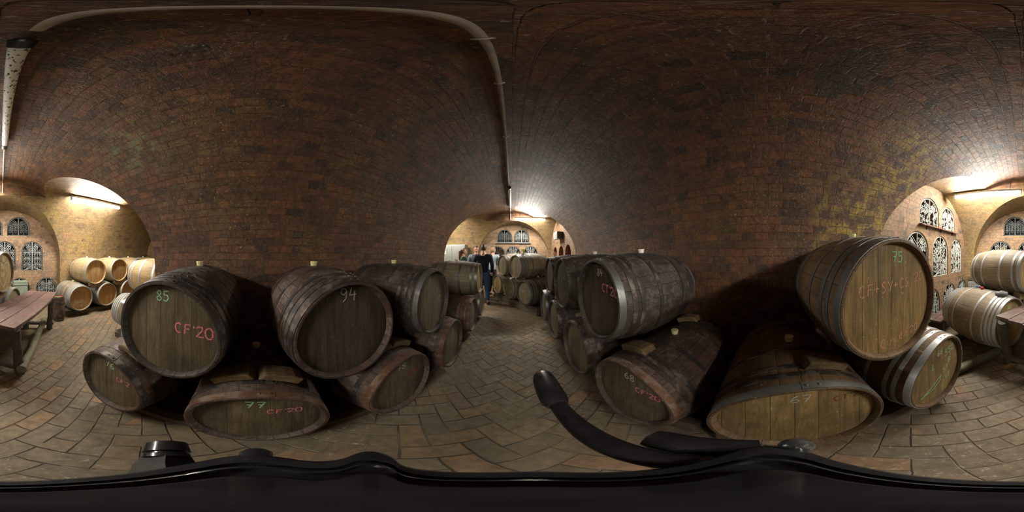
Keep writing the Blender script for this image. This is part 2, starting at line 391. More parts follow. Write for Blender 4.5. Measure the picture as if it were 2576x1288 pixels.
def surf(name, rows, m, kind='structure', flip=False):
    """rows: list of (list of (x,y,z,u,v)); consecutive rows are joined; equal lengths"""
    V = []; F = []; UV = []
    n = len(rows[0])
    for r in rows:
        for p in r: V.append(p[:3]); UV.append(p[3:])
    for i in range(len(rows)-1):
        for k in range(n-1):
            f = (i*n+k, i*n+k+1, (i+1)*n+k+1, (i+1)*n+k)
            if (Vector(V[f[0]])-Vector(V[f[1]])).length < 1e-5 and (Vector(V[f[2]])-Vector(V[f[3]])).length < 1e-5: continue
            F.append(f)
    return V, F, UV
def mkmesh(name, parts, m):
    V = []; F = []; UV = []
    for v, f, u in parts:
        o = len(V); V += v; UV += u; F += [tuple(i+o for i in g) for g in f]
    me = bpy.data.meshes.new(name); me.from_pydata(V, [], F); me.update()
    ul = me.uv_layers.new(name='UVMap')
    for p in me.polygons:
        p.use_smooth = True
        for li in p.loop_indices: ul.data[li].uv = UV[me.loops[li].vertex_index]
    me.materials.append(m)
    o = bpy.data.objects.new(name, me); COL.objects.link(o); o['kind'] = 'structure'
    return o
def span(a, b, n): return [a+(b-a)*k/n for k in range(n+1)]
def levels(c):
    Z = set(round(c.a+c.R*sin(pi*k/80), 5) for k in range(41)) | {round(c.crown, 5), round(c.zcap, 5)} | {round(c.crown-q, 5) for q in (.0004, .0016, .004, .008, .014)}
    Z |= set(round(A0+R0*sin(pi*k/96), 5) for k in range(49))
    return sorted(z for z in Z if max(c.a, A0) < z <= round(c.crown, 5))
# main tunnel profile
def arc_profile():
    P = []; zs = set()
    n = 96
    th = sorted(set([pi*k/n for k in range(n+1)] + [t for c in (CB, CF) for zz in levels(c) for t in (math.asin((zz-A0)/R0), pi-math.asin((zz-A0)/R0))]))
    th = [t for i, t in enumerate(th) if i == 0 or t-th[i-1] > 1e-5]
    return [(X0-R0*cos(t), A0+R0*sin(t), A0+R0*t) for t in th]
ARC = arc_profile()
def mainspan(z):
    yb = near(CB, z) if z < CB.crown-2e-5 else CB.ycap
    yf = near(CF, z) if z < CF.crown-2e-5 else CF.ycap
    return yb, yf
rows = []
for x, z, v in ARC:
    yb, yf = mainspan(z)
    rows.append([(x, y, z, y, v) for y in span(yb, yf, 40)])
parts = []
# split where the ends jump (between crown-below and crown-above rows)
cur = [rows[0]]
for i in range(1, len(rows)):
    a, b = rows[i-1], rows[i]
    if abs(a[0][1]-b[0][1]) > .3 or abs(a[-1][1]-b[-1][1]) > .3:
        hi = b if b[0][2] > a[0][2] else a              # the row at crown level ends at the cap; close it to the groin too
        lo = a if hi is b else b
        yb = CB.yc if abs(a[0][1]-b[0][1]) > .3 else hi[0][1]
        yf = CF.yc if abs(a[-1][1]-b[-1][1]) > .3 else hi[-1][1]
        x, z, v = hi[0][0], hi[0][2], hi[0][4]
        mid = [(x, y, z, y, v) for y in span(yb, yf, 40)]
        if hi is b: parts.append(surf('', cur+[mid], None)); cur = [b]
        else: cur_end = cur; parts.append(surf('', cur_end, None)); cur = [mid, b]
    else: cur.append(b)
parts.append(surf('', cur, None))
# slivers beyond the crown and the little end faces of the tunnel
for c in (CB, CF):
    for sd in (-1, 1):
        rr = []
        for z in [q for q in levels(c) if q >= c.zcap-1e-4]:
            x = X0+sd*xm(z); rr.append([(x, y, z, y, A0+z) for y in span(far(c, z), c.ycap, 3)])
        parts.append(surf('', rr, None))
    rr = []
    for z in span(c.zcap, A0+R0, 16):
        rr.append([(X0+xm(z)*t, c.ycap, z, X0+xm(z)*t, z) for t in span(-1, 1, 12)])
    parts.append(surf('', rr, None))
mkmesh('ceiling', parts, M['vault'])
for nm, sd in (('wall_left', -1), ('wall_right', 1)):
    x = X0+sd*R0; v0 = 0 if sd < 0 else A0+R0*pi+A0
    mkmesh(nm, [surf('', [[(x, y, z, y, z if sd < 0 else v0-z) for y in span(CB.yc+CB.R, CF.yc-CF.R, 40)] for z in span(0, A0, 8)], None)], M['vault'])
# cross halls
def crosshall(c, nm):
    P = []
    N = 40
    prof = [(pi*k/N) for k in range(N+1)]
    tl = [math.asin(min(1, (q-c.a)/c.R)) for q in levels(c)]
    ts = sorted(set(prof+tl+[pi-q for q in tl]+[pi/2]))
    ts = [q for i, q in enumerate(ts) if i == 0 or q-ts[i-1] > 1e-6 or q == pi/2]
    def row(y, z, v, xa, xb, n): return [(x, y, z, x, v) for x in span(xa, xb, n)]
    nearrows_l = []; nearrows_r = []; fr_l = []; fr_r = []; top_l = []; top_r = []
    for t in ts:
        z = c.a+c.R*sin(t); y = c.yc - c.s*c.R*cos(t); v = c.a+c.R*t
        if t <= pi/2+1e-9:
            nearrows_l.append(row(y, z, v, c.xl, X0-xm(z), 14)); nearrows_r.append(row(y, z, v, X0+xm(z), XRW, 6))
        if t >= pi/2-1e-9 and z >= c.zcap-2e-5:
            top_l.append(row(y, z, v, c.xl, X0-xm(z), 14)); top_r.append(row(y, z, v, X0+xm(z), XRW, 6))
        if t >= pi/2 and z <= c.zcap+2e-5:
            q = c.rec[1]*sqrt(max(0, 1-(max(z-c.rec[2], 0)/c.rv)**2))
            fr_l.append(row(y, z, v, c.xl, c.rec[0]-q, 20)); fr_r.append(row(y, z, v, c.rec[0]+q, max(XRW, c.rec[0]+q), 6))
    # side piers
    pl = [row(c.yc-c.s*c.R, z, z, c.xl, X0-R0, 10) for z in span(0, c.a, 6)]
    v1 = c.a+c.R*pi+c.a
    pfl = []; pfr = []
    for z in span(0, c.a, 6):
        q = c.rec[1]
        pfl.append(row(c.yc+c.s*c.R, z, v1-z, c.xl, c.rec[0]-q, 10)); pfr.append(row(c.yc+c.s*c.R, z, v1-z, c.rec[0]+q, max(XRW, c.rec[0]+q), 3))
    mkmesh('ceiling', [surf('', r, None) for r in (nearrows_l, top_l, fr_l)], M['cross'])
    mkmesh('ceiling', [surf('', r, None) for r in (nearrows_r, top_r, fr_r)], M['cross'])
    for q_, r in (('pier', pl), ('far_left', pfl), ('far_right', pfr)): mkmesh('wall_%s_%s' % (nm, q_), [surf('', r, None)], M['cross'])
    # recess soffit
    rr = []
    for k in range(49):
        t = pi*k/48; x = c.rec[0]-c.rec[1]*cos(t); z = c.rec[2]+c.rv*sin(t)
        rr.append([(x, y, z, y, t*1.4) for y in span(far(c, z), c.yw, 6)])
    jl = [[(c.rec[0]-c.rec[1], y, z, y, z-c.rec[2]) for y in span(far(c, 0), c.yw, 2)] for z in span(0, c.rec[2], 4)]
    jr = [[(c.rec[0]+c.rec[1], y, z, y, z-c.rec[2]) for y in span(far(c, 0), c.yw, 2)] for z in span(0, c.rec[2], 4)]
    mkmesh('trim_1', [surf('', rr, None), surf('', jl, None), surf('', jr, None)], M['cross'])
    # far left end of the hall
    E_ = [[(c.xl, c.yc+dy(c, z)*t, z, c.yc+dy(c, z)*t, z) for t in span(-1, 1, 14)] for z in span(0, c.crown-.001, 24)]
    mkmesh('wall_'+nm+'_left', [surf('', E_, None)], M['cross'])
crosshall(CB, 'back'); crosshall(CF, 'front')
# floor
V, F, UV = surf('', [[(x, y, 0, x, y) for x in span(-6, 2.2, 10)] for y in span(-5, 7.2, 12)], None)
mkmesh('floor', [(V, F, UV)], M['floor'])

# walls with arched openings: outline and holes given in the wall's plane
def arch_pts(cx, z0, w, h, n=14):
    r = w/2; zs = z0+h-r
    return [(cx-r, z0)]+[(cx+r, z0)]+[(cx+r*cos(t), zs+r*sin(t)) for t in [pi*k/n for k in range(n+1)]]
def holed_wall(name, outline, holes, m, place):
    cu = bpy.data.curves.new('tmp', 'CURVE'); cu.dimensions = '2D'; cu.fill_mode = 'BOTH'
    for pts in [outline]+holes:
        sp = cu.splines.new('POLY'); sp.points.add(len(pts)-1); sp.use_cyclic_u = True
        for p, q in zip(sp.points, pts): p.co = (q[0], q[1], 0, 1)
    co = bpy.data.objects.new('tmp', cu); COL.objects.link(co)
    dg = bpy.context.evaluated_depsgraph_get(); me = bpy.data.meshes.new_from_object(co.evaluated_get(dg))
    bpy.data.objects.remove(co); bpy.data.curves.remove(cu)
    ul = me.uv_layers.new(name='UVMap') if not me.uv_layers else me.uv_layers[0]
    for p in me.polygons:
        for li in p.loop_indices:
            q = me.vertices[me.loops[li].vertex_index].co; ul.data[li].uv = (q.x, q.y)
    for v in me.vertices: v.co = place(v.co.x, v.co.y, 0)
    me.materials.clear(); me.materials.append(m); me.name = name
    o = bpy.data.objects.new(name, me); COL.objects.link(o); o['kind'] = 'structure'
    return o
def niches(name, holes, depth, m_side, m_back, place):
    sides = []; backs = []
    for pts in holes:
        L = 0; r0 = []; r1 = []
        for i, q in enumerate(pts+[pts[0]]):
            if i: L += hypot(q[0]-pts[i-1][0], q[1]-pts[i-1][1])
            r0.append((*place(q[0], q[1], 0), L, 0)); r1.append((*place(q[0], q[1], depth), L, depth))
        sides.append(surf('', [r0, r1], None))
        V = [place(q[0], q[1], depth) for q in pts]
        backs.append((V, [tuple(range(len(V)))], [(q[0], q[1]) for q in pts]))
    mkmesh(name, sides, m_side)
    mkmesh(name, backs, m_back)
ROW = [(1.975, .53, .60), (1.03, .80, .60), (.17, .66, .60)]     # sill height, height, width of the three tiers
def back_place(x, z, d): return (x, CB.yw-d, z)
def front_place(x, z, d): return (x, CF.yw+d, z)
def right_place(y, z, d): return (XRW+d, y, z)
bh = [(-.50, 0), (.24, 0), (-.88, 1), (-.13, 1), (.63, 1), (-1.28, 2), (-.52, 2), (.24, 2), (.99, 2)]
fh = [(-.30, 0), (.39, 0), (-.58, 1), (.05, 1), (.75, 1), (-.95, 2), (.4, 2), (1.1, 2)]
rh = [(-2.44, 0), (-3.17, 0), (-2.08, 1), (-2.83, 1), (-3.60, 1), (-2.48, 2), (-3.22, 2), (-3.93, 2)]
def H_(hs): return [arch_pts(x, ROW[k][0], ROW[k][2] if k != 0 else .62, ROW[k][1]) for x, k in hs]
def recess_outline(c):
    pts = [(c.rec[0]-c.rec[1], 0), (c.rec[0]+c.rec[1], 0)]
    return pts+[(c.rec[0]+c.rec[1]*cos(pi*k/48), c.rec[2]+c.rv*sin(pi*k/48)) for k in range(49)]
holed_wall('wall_back', recess_outline(CB), H_(bh), M['endwall'], back_place)
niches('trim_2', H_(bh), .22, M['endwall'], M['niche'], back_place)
holed_wall('wall_front', recess_outline(CF), H_(fh), M['endwall'], front_place)
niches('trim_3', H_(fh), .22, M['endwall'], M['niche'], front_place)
def lun_outline(c):
    pts = [(c.yc-c.R, 0), (c.yc+c.R, 0)]
    return pts+[(c.yc+c.R*cos(pi*k/48), c.a+c.R*sin(pi*k/48)) for k in range(49)]
holed_wall('wall_right_back', lun_outline(CB), H_(rh), M['endwall'], right_place)
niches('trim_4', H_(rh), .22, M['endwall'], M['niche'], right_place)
NI = [arch_pts(4.43, .95, .50, .81), arch_pts(5.10, .95, .50, .81), arch_pts(5.82, .95, .50, .81)]
holed_wall('wall_right_front', lun_outline(CF), NI, M['endwall'], right_place)
niches('trim_5', NI, .30, M['nicheb'], M['nicheb'], right_place)

# ------------------------------------------------------------------ wrought-iron grilles
def spiral(cx, cz, r, a0, turns, d=1, n=14):
    return [(cx+r*(1-.72*k/n)*cos(a0+d*turns*2*pi*k/n), cz+r*(1-.72*k/n)*sin(a0+d*turns*2*pi*k/n)) for k in range(n+1)]
def grille_mesh(w, h, style, seed=0):
    """returns (frame MB, mullion MB, scroll MB) in x/z plane at y=0"""
    rnd = random.Random(seed); r = w/2; zs = h-r
    fr, mu, sc = MB(), MB(), MB()
    def poly(mb, pts, rad, flat_=1.0): mb.tube([(x, 0, z) for x, z in pts], rad, 5, True, flat_)
    arch = [(-r+.012, .012), (-r+.012, zs)]+[((r-.012)*cos(pi-pi*k/18), zs+(r-.012)*sin(pi*k/18)) for k in range(1, 18)]+[(r-.012, zs), (r-.012, .012), (-r+.012, .012)]
    poly(fr, arch, .011)
    poly(mu, [(0, .012), (0, h-.012)], .014)
    for s in (-1, 1):
        zt = zs+r*.1
        for k in range(3):                               # branching rays at the top
            z0 = zt+(k-1)*.055; L = min(r*.92, .24)
            x1 = L*.72; z1 = z0+L*.72
            while hypot(x1, max(z1-zs, 0)) > r-.02: x1 -= .01; z1 -= .01
            poly(mu, [(0, z0), (s*x1, z1)], .006)
        if h > .6:
            for k in range(2): poly(mu, [(0, .10+k*.06-.02), (s*(r*.8-.03*k), .02)], .006)
            poly(mu, [(s*r*.5, .02), (s*r*.5, zs+r*.62)], .006)
        else: poly(mu, [(s*r*.5, .02), (s*r*.5, zs+r*.3)], .006)
        if style == 'scroll':
            z = .10
            while z < zs+r*.45:
                for q in (-1, 1):
                    cx = s*r*.5+q*r*.2
                    if abs(cx) < r-.05 and hypot(cx, max(z-zs, 0)) < r-.06:
                        poly(sc, spiral(cx, z+.02, .042, -pi/2, 1.1, q), .0052)
                        poly(sc, spiral(cx, z+.10, .038, pi/2, 1.1, -q), .0052)
                poly(sc, [(s*r*.08, z+.06), (s*r*.92, z+.06)] if z < zs else [(s*r*.08, z+.06), (s*r*.6, z+.06)], .0045)
                z += .17
            for k in range(3):
                z = .15+k*(h-.35)/3
                poly(sc, [(s*r*.2, z), (s*r*.5, z+.07), (s*r*.8, z)], .005)
        else:
            z = .05                                       # dense vine leaves
            cnt = int(70*h/.8)
            for k in range(cnt):
                x = s*(.03+rnd.random()*(r-.07)); z = .04+rnd.random()*(h-.12)
                if hypot(x, max(z-zs, 0)) > r-.035 or z > zs+r*.6: continue
                rr = .018+rnd.random()*.022
                poly(sc, spiral(x, z, rr, rnd.random()*6.3, .8, rnd.choice((-1, 1)), 8), .0065)
    return fr, mu, sc
GM = {}
def grille(face, u, tier, style, mat, label, group, seed=0):
    w = .58 if tier else .60; z0, h = ROW[tier][0], ROW[tier][1]-.01
    if face == 'back': loc, rz = (u, CB.yw-.02, z0), 0
    elif face == 'front': loc, rz = (u, CF.yw+.02, z0), 0
    else: loc, rz = (XRW+.02, u, z0), pi/2
    g = empty('iron_grille', loc, rz, label, 'grille', group)
    key = (tier, style, mat, seed)
    if key not in GM:
        a = grille_mesh(w, h, style, seed)
        GM[key] = [p.build(nm, M[mat if i else ('gr_grey' if style == 'scroll' else mat)], g) for i, (nm, p) in enumerate(zip(('frame', 'bars', 'scrollwork'), a))]
    else:
        for o in GM[key]:
            c = o.copy(); COL.objects.link(c); c.parent = g
    return g
gb = 'wrought iron grilles in the wall behind the table'
tt = ['upper', 'middle', 'lower']
BL = ['upper arched iron grille left of centre behind the heart-marked barrel', None]
bl = {(-.50, 0): 'dark arched scroll grille in upper row behind the long table, on the right', (.24, 0): 'dark arched scroll grille in upper row above the heart-marked barrel',
      (-.88, 1): 'pale arched scroll grille in middle row above far end of the long table', (-.13, 1): 'pale arched scroll grille half hidden by head of heart-marked barrel',
      (.63, 1): 'arched grille top showing above left end of heart-marked barrel', (-1.28, 2): 'arched grille at floor level between table end and small cask',
      (-.52, 2): 'low arched grille mostly covered by mossy green crate', (.24, 2): 'low arched grille hidden behind the heart-marked barrel stack', (.99, 2): 'low arched grille hidden behind the red-bunged barrel'}
for i, (x, k) in enumerate(bh):
    if (x, k) in ((.24, 2), (.99, 2)): continue
    grille('back', x, k, 'scroll', 'gr_grey' if k == 0 else 'gr_white', bl[(x, k)], gb)
fl_ = {(-.30, 0): 'upper left arched grille on the far end wall beyond the people', (.39, 0): 'upper right arched grille on the far end wall, cobwebbed and pale',
       (.05, 1): 'middle arched grille on far wall behind the two stacked barrels', (.75, 1): 'right arched grille on far wall behind barrel with yellow funnel',
       (-.58, 1): 'darkest arched grille on far wall, beside person in pale tee'}
for (x, k), lab in fl_.items():
    grille('front', x, k, 'scroll', 'hp_dark' if k == 1 and x < 0 else 'gr_grey' if (x, k) == (-.30, 0) else 'gr_white', lab, 'wrought iron grilles in the far end wall')
rl = {(-2.44, 0): 'topmost nearest leafy white grille on the right lunette wall', (-3.17, 0): 'topmost farther leafy white grille on the right lunette wall',
      (-2.08, 1): 'leafy white grille partly hidden behind top of golden-headed upper barrel', (-2.83, 1): 'tall leafy white grille in centre of the right lunette wall',
      (-3.60, 1): 'tall leafy white grille farthest along middle row of right lunette wall', (-2.48, 2): 'low leafy grille edge just behind golden-headed upper barrel',
      (-3.22, 2): 'low leafy white grille above the wall bench', (-3.93, 2): 'low leafy white grille in corner beside the chequered steel bin'}
for i, ((x, k), lab) in enumerate(rl.items()):
    grille('right', x, k, 'leaf', 'gr_leaf', lab, 'leafy iron grilles on the right wall', i)

# ledges under the upper grilles
def ledge(face, a, b, z, label):
    mb = MB()
    if face == 'right': mb.box((XRW-.035, (a+b)/2, z), (.075, b-a, .022)); 
    else: mb.box(((a+b)/2, CF.yw-.035, z), (b-a, .075, .03))
    for k in (.15, .5, .85):
        q = a+(b-a)*k
        mb.prism([(-.004, 0), (-.004, -.06), (-.06, 0)], -.01, .01, M=Matrix.Translation(Vector((XRW, q, z-.011)) if face == 'right' else Vector((q, CF.yw, z-.011))) @ (Matrix.Identity(4) if face == 'right' else Matrix.Rotation(-pi/2, 4, 'Z')))
    tag(mb.build('iron_ledge', M['hp_rust'] if face == 'right' else M['gr_grey'], None, (0, 0, 0), smooth=False), label, 'ledge')
ledge('right', -3.52, -2.10, 1.955, 'rusty iron ledge under the two topmost leafy grilles')
ledge('front', -.66, .75, 1.95, 'grey ledge under the two upper grilles of far end wall')

# ------------------------------------------------------------------ chalk handwriting
GL = {'0': [[(1,0),(0,1.5),(0,4.5),(1,6),(2.4,6),(3.4,4.5),(3.4,1.5),(2.4,0),(1,0)]], '1': [[(.5,4.6),(2,6),(2,0)]],
 '2': [[(.2,4.8),(1.2,6),(2.8,5.8),(3.2,4.4),(0,0),(3.6,.2)]], '3': [[(.2,5.8),(3,5.8),(1.5,3.5),(3.2,2.2),(2.4,.2),(0,.2)]],
 '4': [[(1,6),(0,2.6),(3.4,2.8)],[(2.7,4.4),(2.3,0)]], '5': [[(3.2,6),(.6,6),(.4,3.6),(2.6,3.6),(3.2,1.8),(2,0),(0,.4)]],
 '6': [[(2.8,6),(.8,4),(0,1.6),(1.2,0),(2.8,.4),(3.2,2),(2,3),(.4,2.2)]], '7': [[(0,6),(3.4,6),(1.3,0)],[(.7,3.1),(3,3.3)]],
 '8': [[(1.7,3.1),(.3,4.4),(1.2,6),(2.6,5.8),(3,4.4),(1.7,3.1),(0,1.6),(1,0),(2.8,.2),(3.2,1.6),(1.7,3.1)]], '9': [[(3,4.4),(1.6,3),(.2,4.2),(.8,5.8),(2.4,6),(3,4.4),(2.6,1.4),(1.2,0)]],
 'C': [[(3.2,5.2),(2,6),(.6,5),(0,3),(.7,.8),(2,0),(3.3,.8)]], 'F': [[(.6,0),(.8,5.8),(3.6,6)],[(.7,3.2),(2.9,3.4)]],
 'T': [[(0,5.8),(3.8,6)],[(1.9,5.9),(1.7,0)]], 'S': [[(3.2,5.2),(1.8,6),(.4,5),(1,3.4),(2.8,2.4),(2.8,.8),(1.4,0),(0,.8)]],
 'Y': [[(0,6),(1.7,3.2)],[(3.6,6),(1.2,0)]], 'u': [[(.3,3.6),(.4,.8),(1.4,0),(2.6,1)],[(2.8,3.6),(2.8,0)]], 'v': [[(.2,3.6),(1.4,0),(2.8,3.6)]],
 'e': [[(.3,1.9),(2.7,2.1),(2,3.6),(.7,3.4),(.1,1.6),(1,0),(2.8,.4)],[(1.4,4.4),(2.6,5.6)]], '+': [[(0,3),(3,3)],[(1.5,4.6),(1.5,1.4)]],
 "'": [[(.5,6),(.9,4.6)]], 'P': [[(.3,0),(.5,6),(2.8,5.6),(2.8,3.6),(.4,3)]], 'K': [[(.3,0),(.4,6)],[(3,6),(.4,2.8),(3.2,0)]],
 'B': [[(.3,0),(.4,6),(2.6,5.6),(2.2,3.4),(.4,3.2)],[(2.2,3.4),(3.2,1.6),(2.2,0),(.3,0)]], 'A': [[(0,0),(1.8,6),(3.4,0)],[(.7,2.4),(2.9,2.4)]],
 'L': [[(.8,6),(.2,0),(3,.4)]], 'Z': [[(.2,3.6),(2.6,3.6),(.2,0),(2.8,0)]], 'I': [[(.6,6),(.6,0)]], 'R': [[(.3,0),(.5,6),(2.8,5.6),(2.6,3.6),(.4,3),(3.2,0)]],
 'O': [[(1,0),(0,1.5),(0,4.5),(1,6),(2.4,6),(3.4,4.5),(3.4,1.5),(2.4,0),(1,0)]], 'N': [[(.2,0),(.4,6),(3,0),(3.2,6)]], 'E': [[(3.2,6),(.3,6),(.3,0),(3.2,0)],[(.3,3.1),(2.6,3.1)]],
 '-': [[(0,3),(3.4,3)]], '_': [[(0,0),(7,0)]]}
def strokes(text, u, v, h, slope=0.0, jit=.1, seed=1):
    r = random.Random(seed); out = []; x = 0; k = h/6
    for ch in text:
        if ch == ' ': x += 2.4; continue
        for pl in GL[ch]:
            out.append([(u+(x+a+r.uniform(-jit, jit))*k, v+(b+r.uniform(-jit, jit))*k+(x+a)*k*slope) for a, b in pl])
        x += (1.9 if ch in "'I" else 4.6)
    return out
def writing(parent, y, sts, m, width=.0035):
    mb = MB()
    for pl in sts:
        pts = []
        for i in range(len(pl)-1):
            for q in range(3): pts.append((pl[i][0]+(pl[i+1][0]-pl[i][0])*q/3, y, pl[i][1]+(pl[i+1][1]-pl[i][1])*q/3))
        pts.append((pl[-1][0], y, pl[-1][1]))
        mb.tube(pts, width, 4, True, .12, up=(0, 1, 0))
    return mb.build('chalk_writing', M[m], parent)

# ------------------------------------------------------------------ barrels
HO = {'std': [(.002, .045, 'c'), (.095, .130, 'h'), (.300, .340, 'h')],
      'many': [(.002, .042, 'c'), (.060, .092, 'h'), (.110, .142, 'h'), (.165, .195, 'h'), (.320, .355, 'h')],
      'eight': [(.002, .045, 'c'), (.090, .120, 'h'), (.150, .180, 'h'), (.310, .340, 'h')]}
def barrel(c, yaw, label, group, st='st_dark', hd='hd_dark', hp='hp_dark', cp=None, r=.30, L=.95, k=1.18, hoops='std', bung='bung', bpos=.5, text=(), name='wine_barrel', seg=72, roll=0.0):
    """c = centre of the front rim relative to the camera, yaw = compass direction the head faces"""
    a = pi-radians(yaw); zc = c[2]+H
    t = empty(name, (c[0], c[1], 0), a, label, 'barrel', group)
    re = r-.004; rb = r*k
    f = lambda y: re+(rb-re)*(1-((2*y/L)-1)**2)
    ys = [L*i/22 for i in range(23)]
    ce = .022; dp = .034
    prof = [(re-ce-.004, dp+.012), (re-ce-.002, dp), (re-ce+.005, .004), (re-ce+.008, 0), (re-.004, 0), (f(0), .004)]+[(f(y), y) for y in ys[1:-1]]+[(f(L), L-.004), (re-.004, L), (re-ce+.008, L), (re-ce+.005, L-.004), (re-ce-.002, L-dp), (re-ce-.004, L-dp-.012)]
    MB().lathe(prof, seg, closed=False).build('staves', M[st], t, (0, 0, zc))
    for o_ in (t.children[-1:] if t.children else []): pass
    def head(y, d):
        m_ = MB(); ri = re-ce
        m_.lathe([(ri, y+d*.010), (ri, y+d*.002), (ri-.012, y), (.0001, y)], seg)
        return m_.build('head', M[hd], t, (0, 0, zc))
    head(dp, 1); head(L-dp, -1)
    for i, (y0, y1, q) in enumerate(HO[hoops]):
        for side in (0, 1):
            yy = (y0, y1) if side == 0 else (L-y1, L-y0)
            a0, a1 = yy; e = .0035; th = .0022
            m_ = MB()
            m_.lathe([(f(a0)-.001, a0), (f(a0)+e, a0), (f((a0+a1)/2)+e+.0006, (a0+a1)/2), (f(a1)+e, a1), (f(a1)-.001, a1)], seg, closed=True)
            # overlapping riveted end of the strap, on top
            ang0 = roll+(.10 if side == 0 else -.2)+i*.05
            V = []; 
            for q2 in range(9):
                an = ang0+(q2-4)*.035/r*.30*1.0
                for yv in (a0-.0005, a1+.0005):
                    for dr in (e, e+th): V.append(((f(yv)+dr)*sin(an), yv, (f(yv)+dr)*cos(an)))
            F_ = []
            for q2 in range(8):
                b0 = q2*4; F_ += [(b0+1, b0+3, b0+7, b0+5), (b0, b0+1, b0+5, b0+4), (b0+2, b0+6, b0+7, b0+3)]
            F_ += [(0, 2, 3, 1), (32, 33, 35, 34)]
            m_.add(V, F_)
            mid = (a0+a1)/2
            for s in (-.07, .07):
                an = ang0+s; rr = f(mid)+e+th; cpt = Vector((rr*sin(an), mid, rr*cos(an))); nrm = Vector((sin(an), 0, cos(an)))
                m_.tube([cpt-nrm*.002, cpt+nrm*.003, cpt+nrm*.0052], [.0075, .0065, .003], 8)
            m_.build('hoop', M[(cp or hp) if q == 'c' else hp], t, (0, 0, zc))
    if bung:
        yb = L*bpos if bpos < 1 else bpos
        MB().lathe([(.021, -.02), (.024, .006), (.028, .030), (.026, .034), (.0001, .034)], 20, 'Z', (0, yb, f(yb))).build('bung', M[bung], t, (0, 0, zc))
    for n_, (tx, u, v, hh, mat, *rest) in enumerate(text):
        sl = rest[0] if rest else 0.0
        sts = strokes(tx, u, v-hh/2, hh, sl, .12, n_+3) if isinstance(tx, str) else [[(u+a_*hh, v+b_*hh) for a_, b_ in pl] for pl in tx]
        w_ = writing(t, dp-.001, sts, mat, rest[1] if len(rest) > 1 else .0034); w_.location = (0, 0, zc)
    t['_r'] = 0; del t['_r']
    return t
GLf = 'dark barrels racked along the left wall'
GRt = 'barrels racked along the right wall'
# left row, lower tier (heads face +X)
barrel((-.624, -.828, -1.03), 90, 'dark lower barrel chalked green 76 at the table end of the left row', GLf, 'st_brown', 'hd_dark', 'hp_dark', k=1.16, text=[('76', -0.035, 0.207, .06, 'ch_g', -.1), ("CF'2", 0.071, 0.092, .045, 'ch_p', -.05)])
barrel((-.620, .003, -1.03), 90, 'dark lower barrel chalked green 77 with its head facing down the aisle centre', GLf, 'st_brown', 'hd_dark', 'hp_dark', cp='hp_rust', k=1.16, text=[('77', -0.047, 0.181, .06, 'ch_g', 0, .0045), ("CF'20", 0.042, 0.102, .045, 'ch_p', .02)])
barrel((-.610, .809, -1.03), 90, 'dark lower barrel with rusty hoops chalked white 78', GLf, 'st_brown', 'hd_dark', 'hp_dark', cp='hp_rust', k=1.16, text=[('78', -0.050, 0.201, .06, 'ch_w', -.05), ("CF'20", 0.056, 0.059, .04, 'ch_r', -.02)])
barrel((-.600, 1.62, -1.03), 90, 'dark lower barrel under the mouldy striped upper barrel, left side of aisle', GLf, 'st_brown', 'hd_grey', 'hp_dark', cp='hp_rust', k=1.145, hoops='eight')
barrel((-.635, 2.66, -1.03), 90, 'dark lower barrel under near side of the grey-green side-on barrel', GLf, 'st_brown', 'hd_grey', 'hp_rust', hoops='many')
barrel((-.640, 3.47, -1.03), 90, 'farthest lower barrel of the left row, beside the walking man', GLf, 'st_worn', 'hd_grey', 'hp_grey')
# left row, upper tier
barrel((-.675, -.440, -.425), 90, "black upper barrel chalked pink CF'20 and green 85", GLf, 'st_dark', 'hd_dark', 'hp_dark', k=1.165, bpos=.58, hoops='many', text=[('85', -0.054, 0.215, .055, 'ch_g'), ("CF'20", 0.057, 0.052, .060, 'ch_p', -.06, .0045)])
barrel((-.666, .450, -.425), 90, 'black upper barrel with very dark head chalked faint 94', GLf, 'st_brown', 'hd_black', 'hp_dark', k=1.165, bpos=.58, hoops='many', text=[('94', -0.051, 0.225, .07, 'ch_w', 0, .003)])
barrel((-.650, 1.29, -.42), 90, 'black upper barrel striped with pale mould, third along the left wall', GLf, 'st_dark', 'hd_grey', 'hp_dark', cp='hp_grey', k=1.145, bpos=.52, hoops='many', text=[('C', 0.120, -0.001, .07, 'ch_w', 0, .003)])
barrel((-.610, 3.06, -.43), 90, 'grey-green upper barrel seen side-on in front of the people', GLf, 'st_worn', 'hd_gold', 'hp_grey', r=.285, k=1.18)
# right row, lower tier (heads face -X)
barrel((.500, -.93, -.93), 270, 'golden lower barrel scrawled with green chalk and 66', GRt, 'st_tan', 'hd_gold', 'hp_zinc', cp='hp_zinc', r=.335, L=1.0, k=1.14, hoops='eight', text=[('66', -0.022, 0.204, .05, 'ch_w'), ('552', 0.085, 0.150, .06, 'ch_g', .1), ('8', 0.127, 0.054, .055, 'ch_g'), ('I', 0.245, 0.044, .05, 'ch_g'), ('57', 0.053, -0.010, .05, 'ch_g', .1), ('5T', 0.085, -0.127, .05, 'ch_g', .15), ('L', -0.086, 0.108, .06, 'ch_g'),
    ([[(0, 0), (2, 1.1), (3.6, 1.9), (3.3, 1.1), (2, .35), (.6, .25), (0, 0)], [(.5, .32), (3.2, 1.72)]], -0.204, -0.170, .065, 'ch_g', 0, .0045)])
barrel((.538, -.125, -.93), 270, "wide golden-headed lower barrel chalked 67 and brown CT'20", GRt, 'st_tan', 'hd_gold', 'hp_dark', cp='hp_grey', r=.34, L=1.0, k=1.12, hoops='eight', bpos=.42, text=[('67', -0.045, 0.228, .055, 'ch_w'), ("CT'20", 0.120, 0.180, .045, 'ch_b', .03)])
